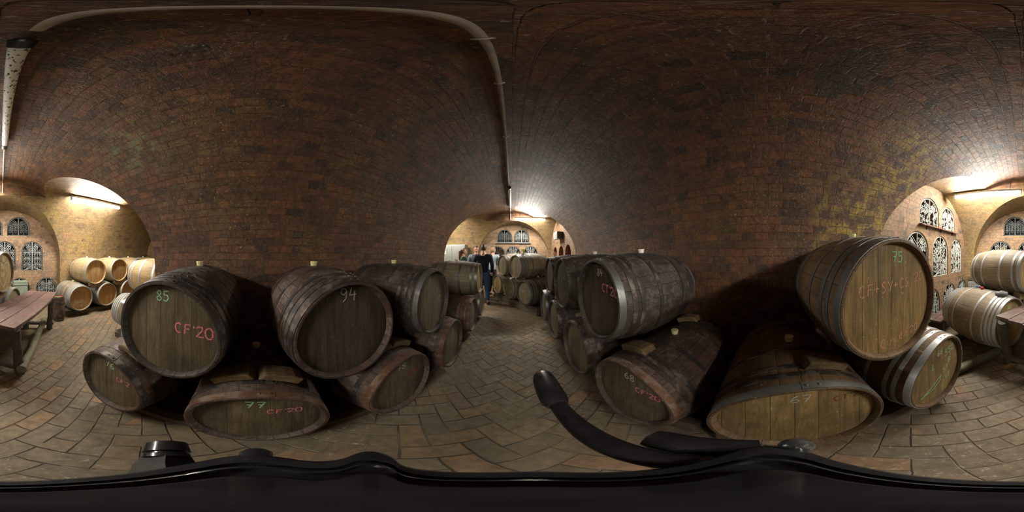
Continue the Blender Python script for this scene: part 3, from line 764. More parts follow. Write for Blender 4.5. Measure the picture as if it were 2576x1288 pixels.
barrel((.525, .644, -.965), 270, "dark mouldy lower barrel chalked 68 and red CF'20", GRt, 'st_brown', 'hd_dark', 'hp_dark', cp='hp_rust', hoops='eight', bpos=.5, text=[('68', -0.031, 0.188, .055, 'ch_w'), ("CF'20", 0.054, 0.103, .048, 'ch_p', -.03, .0042)])
barrel((.550, 1.394, -.95), 270, 'dark lower barrel chalked small red CT, right row', GRt, 'st_brown', 'hd_dark', 'hp_dark', hoops='eight', text=[('CT', 0.031, 0.079, .05, 'ch_r')])
barrel((.574, 2.262, -.965), 270, 'dark lower barrel fourth from the near end of the right row', GRt, 'st_dark', 'hd_dark', 'hp_dark')
barrel((.580, 3.033, -.965), 270, 'farthest lower barrel of the right row', GRt, 'st_dark', 'hd_dark', 'hp_grey')
# right row, upper tier
barrel((.570, -.600, -.245), 270, "large upper barrel with golden head chalked CF+SY+CS '20 and Cuvee '20", GRt, 'st_tan', 'hd_gold', 'hp_grey', cp='hp_grey', r=.335, L=.97, k=1.12, hoops='eight', text=[('75', -0.022, 0.240, .055, 'ch_g'), ('CF+SY+CS', -0.224, 0.081, .055, 'ch_o', .06), ("'20", 0.142, 0.118, .055, 'ch_o', .06), ('Cuvee', -0.102, -0.232, .055, 'ch_o', .12), ("'20", 0.099, -0.211, .05, 'ch_o', .1)])
barrel((.562, 1.022, -.326), 270, "black upper barrel chalked pink CT'20 with pale mould bands", GRt, 'st_dark', 'hd_black', 'hp_dark', cp='hp_grey', hoops='eight', bung='bungw', text=[('84', -0.009, 0.208, .05, 'ch_w', 0, .003), ("CT'20", 0.060, 0.108, .055, 'ch_p', -.1, .0042)])
barrel((.562, 1.850, -.33), 270, 'black upper barrel second in the dark stretch of the right row', GRt, 'st_dark', 'hd_black', 'hp_dark', bung='bungw', text=[('C', 0.047, 0.075, .05, 'ch_w', 0, .003)])
barrel((.600, 2.656, -.33), 270, 'farthest black upper barrel of the right row', GRt, 'st_dark', 'hd_black', 'hp_dark', bung=None)
# stack by the far crossing
G3 = 'weathered barrels stacked beyond the aisle'
barrel((.27, 3.90, -.905), 238, 'dark weathered lower barrel chalked PK, nearest of the far stack', G3, 'st_dark', 'hd_grey', 'hp_grey', k=1.17, hoops='eight', text=[('PK', -.10, .03, .07, 'ch_w', 0, .003)])
barrel((-.11, 4.51, -.905), 238, 'lower barrel chalked PC 90 36, middle of the far stack', G3, 'st_worn', 'hd_grey', 'hp_grey', k=1.17, text=[('PC', -.2, .07, .06, 'ch_w', 0, .003), ('90', .06, .08, .06, 'ch_w', 0, .003), ('36', .05, -.08, .06, 'ch_w', 0, .003)])
barrel((-.49, 5.16, -.905), 238, 'lower barrel with half-lit head, farthest of the far stack', G3, 'st_worn', 'hd_gold', 'hp_grey', k=1.17)
barrel((.07, 4.22, -.275), 238, 'pale brown upper barrel with a yellow funnel on top', G3, 'st_worn', 'hd_grey', 'hp_grey', k=1.18, hoops='many', bung='bungw')
barrel((-.30, 4.87, -.275), 238, 'upper barrel behind the one with the yellow funnel', G3, 'st_worn', 'hd_grey', 'hp_grey', k=1.17)
# golden oak rack in the hall on the left
G4 = 'golden oak barrels in the side hall'
barrel((-1.775, -3.24, -.99), 0, 'lower oak barrel with many pale hoops chalked 112', G4, k=1.14, L=.92, st='st_worn', hd='hd_oak', hp='hp_zinc', hoops='many', text=[('112', -.06, .18, .07, 'ch_w'), ('_', -.08, .03, .1, 'ch_r', 0, .003), ('CONACE', -.16, -.09, .05, 'ch_w', .03, .003), ('KFRI', -.08, -.19, .05, 'ch_w', 0, .003)])
barrel((-2.53, -3.24, -.99), 0, 'lower oak barrel with dusty staves, second in the side hall rack', G4, k=1.14, L=.92, st='st_worn', hd='hd_oak', hp='hp_zinc', hoops='many', text=[('113', -.06, .18, .07, 'ch_b', 0, .003), ('C1', 0, -.15, .06, 'ch_r', 0, .003)])
barrel((-3.30, -3.24, -.99), 0, 'lower oak barrel third in the side hall rack, chalked OB', G4, k=1.14, L=.92, st='st_oak', hd='hd_oak', hp='hp_zinc', text=[('OB', -.1, -.02, .07, 'ch_w', 0, .003)])
barrel((-2.20, -3.27, -.385), 0, 'bright golden upper barrel at the near end of side hall rack', G4, k=1.14, L=.92, st='st_oak', hd='hd_oak', hp='hp_zinc', bung='bungw', text=[('10', 0, .19, .06, 'ch_w', 0, .003), ('T', -.10, .02, .1, 'ch_r', 0, .003), ('O', -.02, -.22, .05, 'ch_p', 0, .003)])
barrel((-2.96, -3.27, -.385), 0, 'golden upper barrel marked with green chalk, second on side hall rack', G4, k=1.14, L=.92, st='st_oak', hd='hd_oak', hp='hp_zinc', bung='bungw', text=[('5', 0, .17, .06, 'ch_g')])
barrel((-3.73, -3.27, -.385), 0, 'golden upper barrel third on the side hall rack, half hidden', G4, k=1.14, L=.92, st='st_oak', hd='hd_oak', hp='hp_zinc', bung='bungw')
barrel((-4.49, -3.27, -.385), 0, 'golden upper barrel at the far hidden end of the side hall rack', G4, k=1.14, L=.92, st='st_oak', hd='hd_oak', hp='hp_zinc', bung='bungw')
barrel((-4.07, -3.24, -.99), 0, 'lower oak barrel fourth in the side hall rack, mostly hidden', G4, k=1.14, L=.92, st='st_oak', hd='hd_oak', hp='hp_zinc')
barrel((-2.05, -2.16, -.99), 180, 'pale-hooped lower barrel behind black 85 barrel, facing away', G4, k=1.14, L=.92, st='st_worn', hd='hd_oak', hp='hp_zinc', hoops='many', bung=None)
barrel((-2.82, -2.16, -.99), 180, 'lower barrel hidden beneath the bright golden barrel facing away', G4, k=1.14, L=.92, st='st_oak', hd='hd_oak', hp='hp_zinc', bung=None)
barrel((-2.44, -2.16, -.385), 180, 'bright golden upper barrel facing away, cut off by the brick pier', G4, k=1.14, L=.92, st='st_oak', hd='hd_oak', hp='hp_zinc')
# pair at the table
G5 = 'barrels stacked behind the long table'
HEART = [[(0, -3.0), (-1.9, -.6), (-2.1, .8), (-1.3, 1.7), (-.5, 1.3), (0, .5), (.6, 1.5), (1.5, 1.7), (2.1, .7), (1.7, -.8), (0, -3.0)]]
b86 = barrel((.150, -2.09, -.92), 298, 'big worn lower barrel with red bung and stone tap cap, chalked 86', G5, 'st_worn', 'hd_gold', 'hp_zinc', r=.36, L=1.05, k=1.165, hoops='many', bung='bungr', bpos=.5, text=[('86', -.06, .24, .06, 'ch_g')])
barrel((-.255, -2.86, -.92), 298, 'lower barrel between heart-marked barrel and the long table', G5, 'st_worn', 'hd_grey', 'hp_zinc', r=.345, L=1.0, k=1.14)
barrel((-.085, -2.50, -.25), 300, 'upper barrel chalked with a heart and letters SSZ BA', G5, 'st_worn', 'hd_gold', 'hp_zinc', r=.31, L=1.0, k=1.16, hoops='std', text=[(HEART, 0, .01, .085, 'ch_w', 0, .004), ('88', -.03, .19, .05, 'ch_g'), ('SSZ', -.09, .09, .06, 'ch_w'), ('BA', -.08, -.03, .07, 'ch_w')])
# small pieces on those barrels
o = empty('tap_cap', (b86.location.x+cos(radians(298-180+90))*0, b86.location.y, 0)); bpy.data.objects.remove(o)
def on_barrel(b, y, r_, zc):    # point on top line of a barrel
    a = b.rotation_euler.z; return (b.location.x-sin(a)*y, b.location.y+cos(a)*y, zc+r_)
px_, py_, pz_ = on_barrel(b86, .17, .388, .51)
t = empty('stone_cap', (px_, py_, pz_-.006), 0, 'round grey stone-like cap sitting on barrel chalked 86', 'cap')
MB().lathe([(.075, -.02), (.085, 0), (.09, .03), (.082, .045), (.0001, .048)], 28, 'Z').build('cap_body', M['gr_grey'], t)
MB().lathe([(.03, .045), (.03, .058), (.0001, .06)], 16, 'Z').build('cap_knob', M['gr_white'], t)

# ------------------------------------------------------------------ timber under and between the barrels
def wedge(Xc, ln, pa, ra, pb, rb_, label, group, side):
    """wedge between lower barrel a and upper barrel b, seen along X: centres (y,z)"""
    a = Vector((0, pa[0], pa[1])); b = Vector((0, pb[0], pb[1])); d = b-a; D = d.length; d.normalize()
    tg = Vector((0, d.z, -d.y)) if side > 0 else Vector((0, -d.z, d.y))
    if tg.z > 0: tg = -tg
    pts = []
    def gap(t): # distance from the centre line to each circle at tangent offset t
        return (sqrt(max(ra*ra-t*t, 0)), D-sqrt(max(rb_*rb_-t*t, 0)))
    ts = (-.19, -.15, -.10, -.05, 0)
    lo = [(gap(t)[0], t) for t in ts]; hi = [(gap(t)[1], t) for t in ts]
    lo = [(u+.002, t) for u, t in lo]; hi = [(min(u-.002, lo[i][0]+.052), t) for i, (u, t) in enumerate(hi)]
    poly = [a+d*u+tg*t for u, t in lo]+[a+d*u+tg*t for u, t in reversed(hi)]
    c0 = sum(poly, Vector())/len(poly)
    V = [Vector((s*ln/2, 0, 0))+p-c0 for s in (-1, 1) for p in poly]
    n = len(poly); F = [tuple(range(n)), tuple(reversed(range(n, 2*n)))]+[(k, (k+1) % n, n+(k+1) % n, n+k) for k in range(n)]
    o = MB().add(V, F).build('wooden_wedge', M['board'], None, (Xc, c0.y, c0.z), smooth=False, bevel=.009)
    tag(o, label, 'wedge', group)
LW = [(-.828, 0), (.003, 0), (.809, 0), (1.62, 0)]
zl, zu = -1.03+H, -.425+H
def rad_at(r, k, L, y): return r+(r*k-r)*(1-((2*y/L)-1)**2)
names = {0: 'black 85 barrel', 1: 'very dark 94 barrel', 2: 'mould-striped barrel'}
for i, (yu, zz) in enumerate(((-.44, -.425), (.45, -.425), (1.29, -.42))):
    for s, yl in ((1, (-.828, .003, .809)[i]), (-1, (.003, .809, 1.62)[i])):
        for dep, where in ((.13, 'front'), (.80, 'rear')):
            rr = rad_at(.30, 1.18, .95, dep)
            wedge(-.66-dep, .11, (yl, zl), rr, (yu, zz+H), rr, '%s wooden wedge under %s side of %s' % (where, 'near' if s > 0 and i == 0 else ('back-lit' if s > 0 else 'far'), names[i]), 'wedges in the left barrel stack', s)
nr = {0: 'golden Cuvee barrel', 1: "black CT'20 barrel", 2: 'second black upper barrel', 3: 'farthest black upper barrel'}
LR = [-.93, -.125, .644, 1.394, 2.262, 3.033]; LRz = [-.93, -.93, -.965, -.95, -.965, -.965]; LRr = [.335, .34, .30, .30, .30, .30]
for i, (yu, zz, j, ru) in enumerate(((-.60, -.245, 0, .335), (1.022, -.326, 2, .30), (1.85, -.33, 3, .30), (2.656, -.33, 4, .30))):
    for s, q in ((1, j), (-1, j+1)):
        for dep, where in ((.13, 'front'), (.80, 'rear')):
            kk = 1.13 if q < 2 else 1.18; ku = 1.12 if ru > .32 else 1.18
            wedge(.58+dep, .11, (LR[q], LRz[q]+H), rad_at(LRr[q], kk, .97, dep), (yu, zz+H), rad_at(ru, ku, .97, dep), '%s wooden wedge under %s side of %s' % (where, 'back-lit' if s > 0 else 'far', nr[i]), 'wedges in the right barrel stack', s)
def beam(name, p0, p1, w_, h_, m, label, cat, group=None, z0=0.0, bev=.008):
    d = Vector((p1[0]-p0[0], p1[1]-p0[1], 0)); L = d.length; a = atan2(-d.x, d.y)
    mb = MB().box((0, L/2, h_/2), (w_, L, h_))
    o = mb.build(name, M[m], None, (p0[0], p0[1], z0), smooth=False, bevel=bev); o.rotation_euler = (0, 0, a)
    return tag(o, label, cat, group)
def zb(c, r, k, L, y): return c+H-rad_at(r, k, L, y)-.004
hL = zb(-1.03, .30, 1.18, .95, .17)
beam('floor_beam', (-.80, -1.08), (-.80, 3.8), .09, hL, 'beam', 'front timber beam on the floor under the left barrel row', 'beam', 'beams under the left row')
beam('floor_beam', (-1.41, -1.08), (-1.41, 3.75), .09, hL, 'beam', 'rear timber beam on the floor under the left barrel row', 'beam', 'beams under the left row')
hR = zb(-.965, .30, 1.18, .95, .17)
beam('floor_beam', (.73, .33), (.73, 3.36), .09, hR, 'beam', 'front timber beam under the dark barrels of the right row', 'beam', 'beams under the right row')
beam('floor_beam', (1.33, .33), (1.33, 3.36), .09, hR, 'beam', 'rear timber beam under the dark barrels of the right row', 'beam', 'beams under the right row')
hG = zb(-.93, .338, 1.13, 1.0, .17)
beam('floor_beam', (.70, -1.24), (.70, .22), .10, hG, 'beam', 'front timber beam under the two golden-headed lower barrels', 'beam', 'beams under the right row')
beam('floor_beam', (1.34, -1.24), (1.34, .22), .10, hG, 'beam', 'rear timber beam under the two golden-headed lower barrels', 'beam', 'beams under the right row')
def cradle(c, yaw, half, zlo, zup, rl, ru, dep, label, group, wd=.17):
    xs = [wd*k/8 for k in range(-8, 9)]
    cu = zup+H; cl = zlo+H; tc_ = cu-ru
    top = [(x, min(cu-sqrt(max(ru*ru-x*x, 0))-.002, tc_+.045)) for x in xs]
    bot = [(x, max(tc_-.085, cl+sqrt(max(rl*rl-(half-abs(x))**2, 0))+.002)) for x in xs]
    keep = [i for i in range(17) if top[i][1]-bot[i][1] > .006]
    P_ = [bot[i] for i in keep]+[top[i] for i in reversed(keep)]
    z0 = min(p[1] for p in P_)
    o = MB().prism([(x, z-z0) for x, z in P_], -dep/2, dep/2).build('cradle_board', M['board'], None, (c[0], c[1], z0), smooth=False, bevel=.003)
    o.rotation_euler.z = pi-yaw
    return tag(o, label, 'board', group)
hF = zb(-.905, .30, 1.17, .95, .15)
for dd, wh in ((.15, 'front'), (.78, 'rear')):
    ox, oy = .85*dd, .53*dd
    beam('floor_beam', (.27+ox+.2, 3.9+oy-.32), (-.49+ox-.17, 5.16+oy+.27), .10, hF, 'beam', wh+' timber under the weathered barrels beyond the aisle', 'beam', 'beams under the far stack')
    for (q0, q1), lab in ((((.27, 3.90), (-.11, 4.51)), 'nearer'), (((-.11, 4.51), (-.49, 5.16)), 'farther')):
        cradle(((q0[0]+q1[0])/2+ox, (q0[1]+q1[1])/2+oy), radians(238), .36, -.905, -.275, rad_at(.30, 1.17, .95, dd), rad_at(.30, 1.18, .95, dd), .09, '%s board wedged under %s upper barrel of the far stack' % (wh, lab), 'boards in the far stack')
hO = zb(-.99, .30, 1.18, .95, .15)
for dd, wh in ((.15, 'front'), (.78, 'rear')):
    beam('floor_beam', (-1.45, -3.28-dd), (-4.4, -3.28-dd), .10, hO, 'beam', wh+' timber under golden oak rack at the hall wall', 'beam', 'beams under the oak rack')
    beam('floor_beam', (-1.78, -2.16+dd), (-3.15, -2.16+dd), .10, hO, 'beam', wh+' timber under pale-hooped barrels facing away', 'beam', 'beams under the oak rack')
for xa, nm_ in ((-2.20, 'first'), (-2.96, 'second'), (-3.73, 'third')):
    for dd, wh in ((.06, 'front'), (.83, 'rear')):
        r_ = rad_at(.30, 1.14, .92, dd)
        cradle((xa, -3.27-dd), 0, .335, -.99, -.385, r_, r_, .09, '%s hollowed board carrying the %s upper barrel of golden oak rack' % (wh, nm_), 'cradle boards in the oak rack')
for dd, wh in ((.06, 'front'), (.83, 'rear')):
    r_ = rad_at(.30, 1.14, .92, dd)
    cradle((-2.44, -2.16+dd), pi, .37, -.99, -.385, r_, r_, .09, wh+' hollowed board under the golden barrel facing away', 'cradle boards in the oak rack')
o = MB().box((0, 0, .045), (.12, .14, .09)).build('wood_block', M['beam'], None, (-1.80, -1.98, 0), smooth=False, bevel=.006); o.rotation_euler.z = .3
tag(o, 'small wood block on the floor beside the pale-hooped barrel', 'block')
# logs and cross beam under the table-side stack
def logobj(name, p0, p1, r, m, label, cat, n=14, seed=1, parent=None, group=None):
    rn = random.Random(seed); p0 = Vector(p0); p1 = Vector(p1); d = p1-p0
    P = [d*(k/7)+Vector((rn.uniform(-1, 1), rn.uniform(-1, 1), rn.uniform(-.3, .3) if abs(d.z) < .4 else 0))*r*.14 for k in range(8)]
    R = [r*(1+rn.uniform(-.08, .08)) for k in range(8)]
    o = MB().tube(P, R, n).build(name, M[m], parent, p0)
    if parent is None: tag(o, label, cat, group)
    elif label: o['label'] = label
    return o
ax = Vector((-sin(b86.rotation_euler.z), cos(b86.rotation_euler.z), 0)); sd_ = Vector((ax.y, -ax.x, 0))
for dd, wh in ((.16, 'front'), (.85, 'rear')):
    c_ = Vector((.15, -2.09, 0))+ax*dd; rl_ = (H-.92-rad_at(.36, 1.165, 1.05, dd))/2
    a_ = c_+sd_*.42; b_ = c_-sd_*(1.10 if dd < .5 else 1.15)
    if (a_-Vector((.3, -1.8, 0))).length > (b_-Vector((.3, -1.8, 0))).length and False: a_, b_ = b_, a_
    logobj('bearer_log', (a_.x, a_.y, rl_), (b_.x, b_.y, rl_), rl_, 'logm', wh+' bearer log on the floor under the barrel chalked 86', 'log', group='logs under the table-side barrels')
for dd, wh in ((.10, 'front'), (.84, 'rear')):
    ca = radians(300); c_ = Vector((-.065, -2.47, 0))+Vector((-sin(ca), -cos(ca), 0))*dd
    cradle((c_.x, c_.y), ca, .415, -.92, -.25, rad_at(.35, 1.15, 1.0, dd), rad_at(.31, 1.16, 1.0, dd), .10, wh+' pale wood block wedged under the heart-marked barrel', 'blocks under the heart barrel')
# ------------------------------------------------------------------ long plank table
tb = empty('plank_table', (-.18, -1.6, 0), 0, 'long rustic table with three purple-brown planks on log legs', 'table')
TL = tb.location
A_ = Vector((-.125, -1.42, 0)); du = Vector((-.845, -1.33, 0)).normalized(); dv = Vector((-du.y, du.x, 0))
if dv.x < 0: dv = -dv                       # from the aisle edge towards the barrels
LT = 1.68; TH = .755
for k in range(3):
    w0, w1 = k*.182, k*.182+.172
    pts = []
    bow = .035 if k == 0 else 0
    n_ = 10
    e0 = [A_+du*(LT*i/n_+(.02*k if i == 0 else 0))+dv*(w0-bow*sin(pi*i/n_)*1.2) for i in range(n_+1)]
    e1 = [A_+du*(LT*i/n_+(.02*k if i == 0 else 0))+dv*w1 for i in range(n_+1)]
    V = []
    for i in range(n_+1):
        for z in (TH-.042, TH):
            V.append(Vector((e0[i].x-TL.x, e0[i].y-TL.y, z))); V.append(Vector((e1[i].x-TL.x, e1[i].y-TL.y, z)))
    F = []
    for i in range(n_):
        b = i*4; F += [(b, b+4, b+5, b+1), (b+2, b+3, b+7, b+6), (b, b+2, b+6, b+4), (b+1, b+5, b+7, b+3)]
    F += [(0, 1, 3, 2), (n_*4, n_*4+2, n_*4+3, n_*4+1)]
    a_ = atan2(-du.x, du.y); Rm = Matrix.Rotation(-a_, 3, 'Z')
    o = MB().add([Rm @ v for v in V], F).build('plank', M['plank'], tb, smooth=False, bevel=.006); o.rotation_euler.z = a_
def wl(p): return (p[0]-TL.x, p[1]-TL.y, p[2])
for (fx, fy), (tx, ty), sd in (((-.20, -1.63), (-.14, -1.50), 1), ((.17, -1.86), (.22, -1.68), 2), ((-.89, -2.86), (-.86, -2.62), 3), ((-.47, -2.96), (-.50, -2.86), 4)):
    logobj('leg', wl((fx, fy, 0)), wl((tx, ty, TH-.044)), .052, 'log', None, None, seed=sd, parent=tb)
logobj('stretcher', wl((-.20, -1.50, .17)), wl((-.80, -2.92, .17)), .05, 'logm', 'mossy log stretcher', None, seed=5, parent=tb)
logobj('crossbar', wl((-.26, -1.58, .10)), wl((.26, -1.90, .10)), .036, 'log', None, None, seed=6, parent=tb)
logobj('crossbar', wl((-.97, -2.85, .12)), wl((-.42, -3.0, .12)), .036, 'log', None, None, seed=7, parent=tb)
# bench along the right wall
bb = empty('wall_bench', (1.42, -2.9, 0), 0, 'low plank bench standing along the right wall under the grilles', 'bench')
for k in range(2): MB().box((-.075+k*.15, 0, .31), (.14, 1.3, .035)).build('plank', M['plank'], bb, smooth=False, bevel=.005)
for s in (-1, 1): MB().box((0, s*.48, .1465), (.24, .07, .293)).build('leg', M['log'], bb, smooth=False, bevel=.005)
# small cask
def small_cask():
    t = empty('small_cask', (-1.22, -3.25, 0), 0, 'small upright dark cask with red top band beside the table', 'cask')
    f = lambda z: .115+.025*(1-((z/.56)*2-1)**2)
    MB().lathe([(.100, .535), (.104, .56), (.114, .56)]+[(f(z), z) for z in span(.56, 0, 14)], 36, 'Z').build('staves', M['st_brown'], t)
    MB().lathe([(.100, .53), (.100, .54), (.0001, .54)], 36, 'Z').build('head', M['hd_dark'], t)
    for z in (.02, .11, .40, .49): MB().lathe([(f(z)-.001, z), (f(z)+.004, z), (f(z+.05)+.004, z+.05), (f(z+.05)-.001, z+.05)], 36, 'Z', closed=True).build('hoop', M['hp_dark'], t)
    mb = MB().tube([(.085*cos(a), .085*sin(a), .545) for a in span(2.2, 4.2, 8)], .008, 6)
    mb.build('red_cord', M['bungr'], t)
small_cask()
# upright drum in front of the pale-hooped barrel
t = empty('steel_drum', (-1.53, -1.52, 0), 0, 'narrow upright grey drum with white lid behind the black 85 barrel', 'drum')
MB().lathe([(.10, 0), (.10, .80), (.094, .80), (.094, .02), (.0001, .02)], 32, 'Z').build('drum_body', M['steel'], t)
MB().lathe([(.093, .785), (.103, .803), (.103, .815), (.0001, .822)], 32, 'Z').build('lid', M['white'], t)
# chequered steel bin, crate
t = empty('steel_bin', (1.22, -4.02, 0), 0, 'round-cornered chequered steel bin in the back right corner', 'bin')
mb = MB(); mb.box((0, 0, .41), (.34, .34, .82)); mb.build('bin_body', M['steel'], t, smooth=False, bevel=.03)
mb = MB()
for i in range(12):
    for j in range(7):
        x_ = -.145+j*.048; z_ = .06+i*.063
        Mx = Matrix.Rotation(.6 if (i+j) % 2 else -.6, 3, 'Y')
        mb.box((x_, .171, z_), (.034, .004, .010), Mx)
mb.build('tread_pattern', M['white'], t, smooth=False)
MB().box((0, 0, .83), (.355, .355, .02)).build('rim', M['greym'], t, smooth=False, bevel=.005)
MB().box((-.08, .180, .66), (.05, .012, .05), Matrix.Rotation(.7, 3, 'Y')).build('blue_tag', M['blue'], t, smooth=False)
t = empty('metal_crate', (-.52, -4.18, 0), 0, 'mossy green-grey crate against the wall behind the table', 'crate')
MB().box((0, 0, .39), (.36, .24, .78)).build('crate_body', M['green'], t, smooth=False, bevel=.01)
MB().box((0, 0, .70), (.38, .26, .035)).build('rim', M['green'], t, smooth=False, bevel=.006)
mb = MB()
for k in range(4): mb.tube([(.03*cos(a)*(1.5), .124, .52-.03*k+.012*sin(a)) for a in span(0, 2*pi, 10)], .004, 4)
mb.build('ornament', M['gr_white'], t)

# dry leaf by the table leg
lf = MB(); n_ = 8; V = []; F = []
for i in range(n_+1):
    u = i/n_; ww = .05*sin(pi*u)**.8+.002
    for j in (-1, -.5, 0, .5, 1): V.append((u*.16-.08, j*ww*(1+.25*sin(9*u)), .004+.020*abs(j)**2+.010*sin(pi*u*2)+.010))
for i in range(n_):
    for j in range(4): F.append((i*5+j, i*5+j+1, (i+1)*5+j+1, (i+1)*5+j))
o = lf.add(V, F).build('dry_leaf', flat('dry_brown_leaf', (.30, .19, .09), .8, scale=25, var=.3), None, (.16, -1.74, 0)); o.rotation_euler.z = .5
so = o.modifiers.new('s', 'SOLIDIFY'); so.thickness = .002
tag(o, 'curled dry brown leaf on the floor before the near table leg', 'leaf')

# ------------------------------------------------------------------ lamps and conduit
def lamp(x, y, z, L, along, lit, label, hang=0.0, group=None):
    t = empty('fluorescent_lamp', (x, y, z), 0 if along == 'Y' else -pi/2, label, 'lamp', group)
    if lit:
        MB().box((0, 0, .040), (.074, L+.05, .042)).build('housing', M['white'], t, smooth=False, bevel=.004)
        MB().lathe([(.0001, -L/2), (.033, -L/2), (.033, L/2), (.0001, L/2)], 16, 'Y').build('tube', M['lampon'], t)
        for s in (-1, 1): MB().box((0, s*(L/2+.011), .012), (.072, .020, .095)).build('socket', M['white'], t, smooth=False, bevel=.003)
    else:
        MB().box((0, 0, .032), (.055, L, .03)).build('housing', M['white'], t, smooth=False, bevel=.004)
        MB().lathe([(.0001, -L/2), (.030, -L/2), (.033, -L/2+.01), (.033, L/2-.01), (.030, L/2), (.0001, L/2)], 24, 'Y').build('tube_cover', M['lampoff'], t)
        for s in (-1, 1): MB().lathe([(.0001, s*(L/2-.03)), (.037, s*(L/2-.03)), (.037, s*(L/2+.035)), (.022, s*(L/2+.05)), (.0001, s*(L/2+.05))], 24, 'Y').build('end_cap', M['black'], t)
    if hang:
        for s in (-.35, .35): MB().tube([(0, s*L, .06), (0, s*L, .06+hang)], .004, 6).build('hanger', M['greym'], t)
    return t
zl_ = 2.66
lamp(-2.06, -3.02, zl_, 1.26, 'X', True, 'lit fluorescent tube over the side hall of golden barrels', .04, 'lit tubes')
lamp(.69, -2.98, zl_, 1.26, 'X', True, 'lit fluorescent tube before the leafy grille wall', .20, 'lit tubes')
lamp(.61, 5.42, 2.68, .98, 'X', True, 'lit fluorescent tube over the far crossing beyond the people', .17, 'lit tubes')
lamp(-2.5, 5.15, 2.66, 1.26, 'X', True, 'lit fluorescent tube in the far side hall above steel cabinet', .04, 'lit tubes')
lamp(-.052, -1.11, 2.885, 1.42, 'Y', False, 'unlit dusty speckled tube lamp overhead behind the camera', 0, 'unlit tubes')
lamp(-.052, 4.02, 2.885, 1.46, 'Y', False, 'unlit dusty tube lamp on vault crown towards the far crossing', 0, 'unlit tubes')
ct = empty('cable_conduit', (-.064, 0, 2.915), 0, 'pale plastic conduit clipped along the crown of the vault', 'conduit')
MB().tube([(0, -.28, 0), (0, 1, 0), (0, 2.2, 0), (0, 3.22, 0)], .0145, 14).build('pipe', M['pipe'], ct)
MB().tube([(.012, -1.88, 0), (.012, -2.6, .002), (.012, -3.13, 0), (.012, -3.175, -.03), (.012, -3.18, -.2)], .009, 10).build('pipe', M['pipe'], ct)
MB().tube([(.012, 4.84, 0), (.012, 5.3, .002), (.012, 5.60, 0), (.012, 5.63, -.03), (.012, 5.635, -.22)], .013, 10).build('pipe', M['pipe'], ct)
for y in (.355, .83, 1.65, 2.6):
    m_ = MB().box((0, y, .008), (.058, .012, .012)); m_.tube([(.019*cos(a), y, .019*sin(a)-.0) for a in span(pi, 2*pi, 10)], .003, 6)
    m_.build('clip', M['pipe'], ct, smooth=False)
# cobwebs hanging at the lamp end and at the lit tube
def web(loc, pts, label):
    mb = MB()
    for a, b in pts: mb.tube([a, ((Vector(a)+Vector(b))/2)+Vector((0, 0, -.01)), b], .0013, 4)
    tag(mb.build('cobweb', M['web'], None, loc), label, 'cobweb')
web((-.05, -1.92, 2.80), [((0, 0, .1), (.14, -.05, .07)), ((0, 0, .1), (-.05, -.04, -.02)), ((-.05, -.04, -.02), (.14, -.05, .07)), ((0, 0, .1), (-.17, -.05, .07)), ((-.05, -.04, -.02), (-.17, -.05, .07)), ((-.02, -.02, .05), (-.1, -.045, .03))], 'cobweb strands at the far end of overhead unlit lamp')

web((1.18, -2.55, 2.20), [((0, 0, .33), (.01, 0, .17)), ((.01, 0, .17), (0, .01, 0)), ((.01, 0, .17), (-.03, 0, .08)), ((0, .01, 0), (.02, .01, -.03)), ((0, .01, 0), (-.02, 0, -.03))], 'cobweb thread dangling by the left end of the leafy-grille lamp')
# ------------------------------------------------------------------ things in the far crossing
t = empty('steel_cabinet', (-2.28, 6.12, 0), 0, 'tall grey punched steel cabinet at far left behind the woman', 'cabinet')
MB().box((0, 0, .94), (1.06, .42, 1.86)).build('cabinet_body', M['cab'], t, smooth=False, bevel=.006)
for s in (-1, 1):
    d = MB().box((s*.26, -.218, .94), (.50, .016, 1.78)).build('door', M['cab'], t, smooth=False, bevel=.003)
    MB().box((s*.05, -.235, .98), (.018, .02, .12)).build('handle', M['greym'], d, smooth=False)
mb = MB().box((0, -.23, 1.60), (.11, .004, .055)).box((0, -.23, 1.53), (.11, .004, .045))
mb.build('sticker', M['label'], t, (-.30, 0, 0), smooth=False)
t = empty('vent_unit', (XRW-.11, 5.05, 1.98), 0, 'white-fronted ventilation box high on the right far wall', 'vent')
MB().box((.01, 0, .11), (.20, .40, .22)).build('vent_housing', M['black'], t, smooth=False, bevel=.004)
m_ = MB()
m_.box((-.095, 0, .008), (.012, .40, .016)).box((-.095, 0, .212), (.012, .40, .016))
for k in range(7): m_.box((-.095, -.19+k*.063, .11), (.012, .018, .20))
m_.build('vent_grille', M['white'], t, smooth=False)
t = empty('door_sign', (-.63, CF.yw-.03, 1.40), 0, 'white lettering OOF across the darkest far arched grille', 'sign')
m_ = MB()
for pl in strokes('OOF', -.02, .02, .07, 0, .02, 4): m_.tube([(a, 0, b) for a, b in pl], .006, 5)
m_.build('lettering', M['white'], t)
# funnel
fx_, fy_ = .07+.85*.47, 4.22+.53*.47
t = empty('funnel', (fx_-.16, fy_-.10, -.275+H+.352), 0, 'small yellow funnel standing on the pale brown upper barrel', 'funnel')
MB().lathe([(.010, -.01), (.014, .03), (.06, .10), (.064, .10), (.06, .095), (.012, .03)], 20, 'Z').build('funnel_cone', M['glassy'], t)

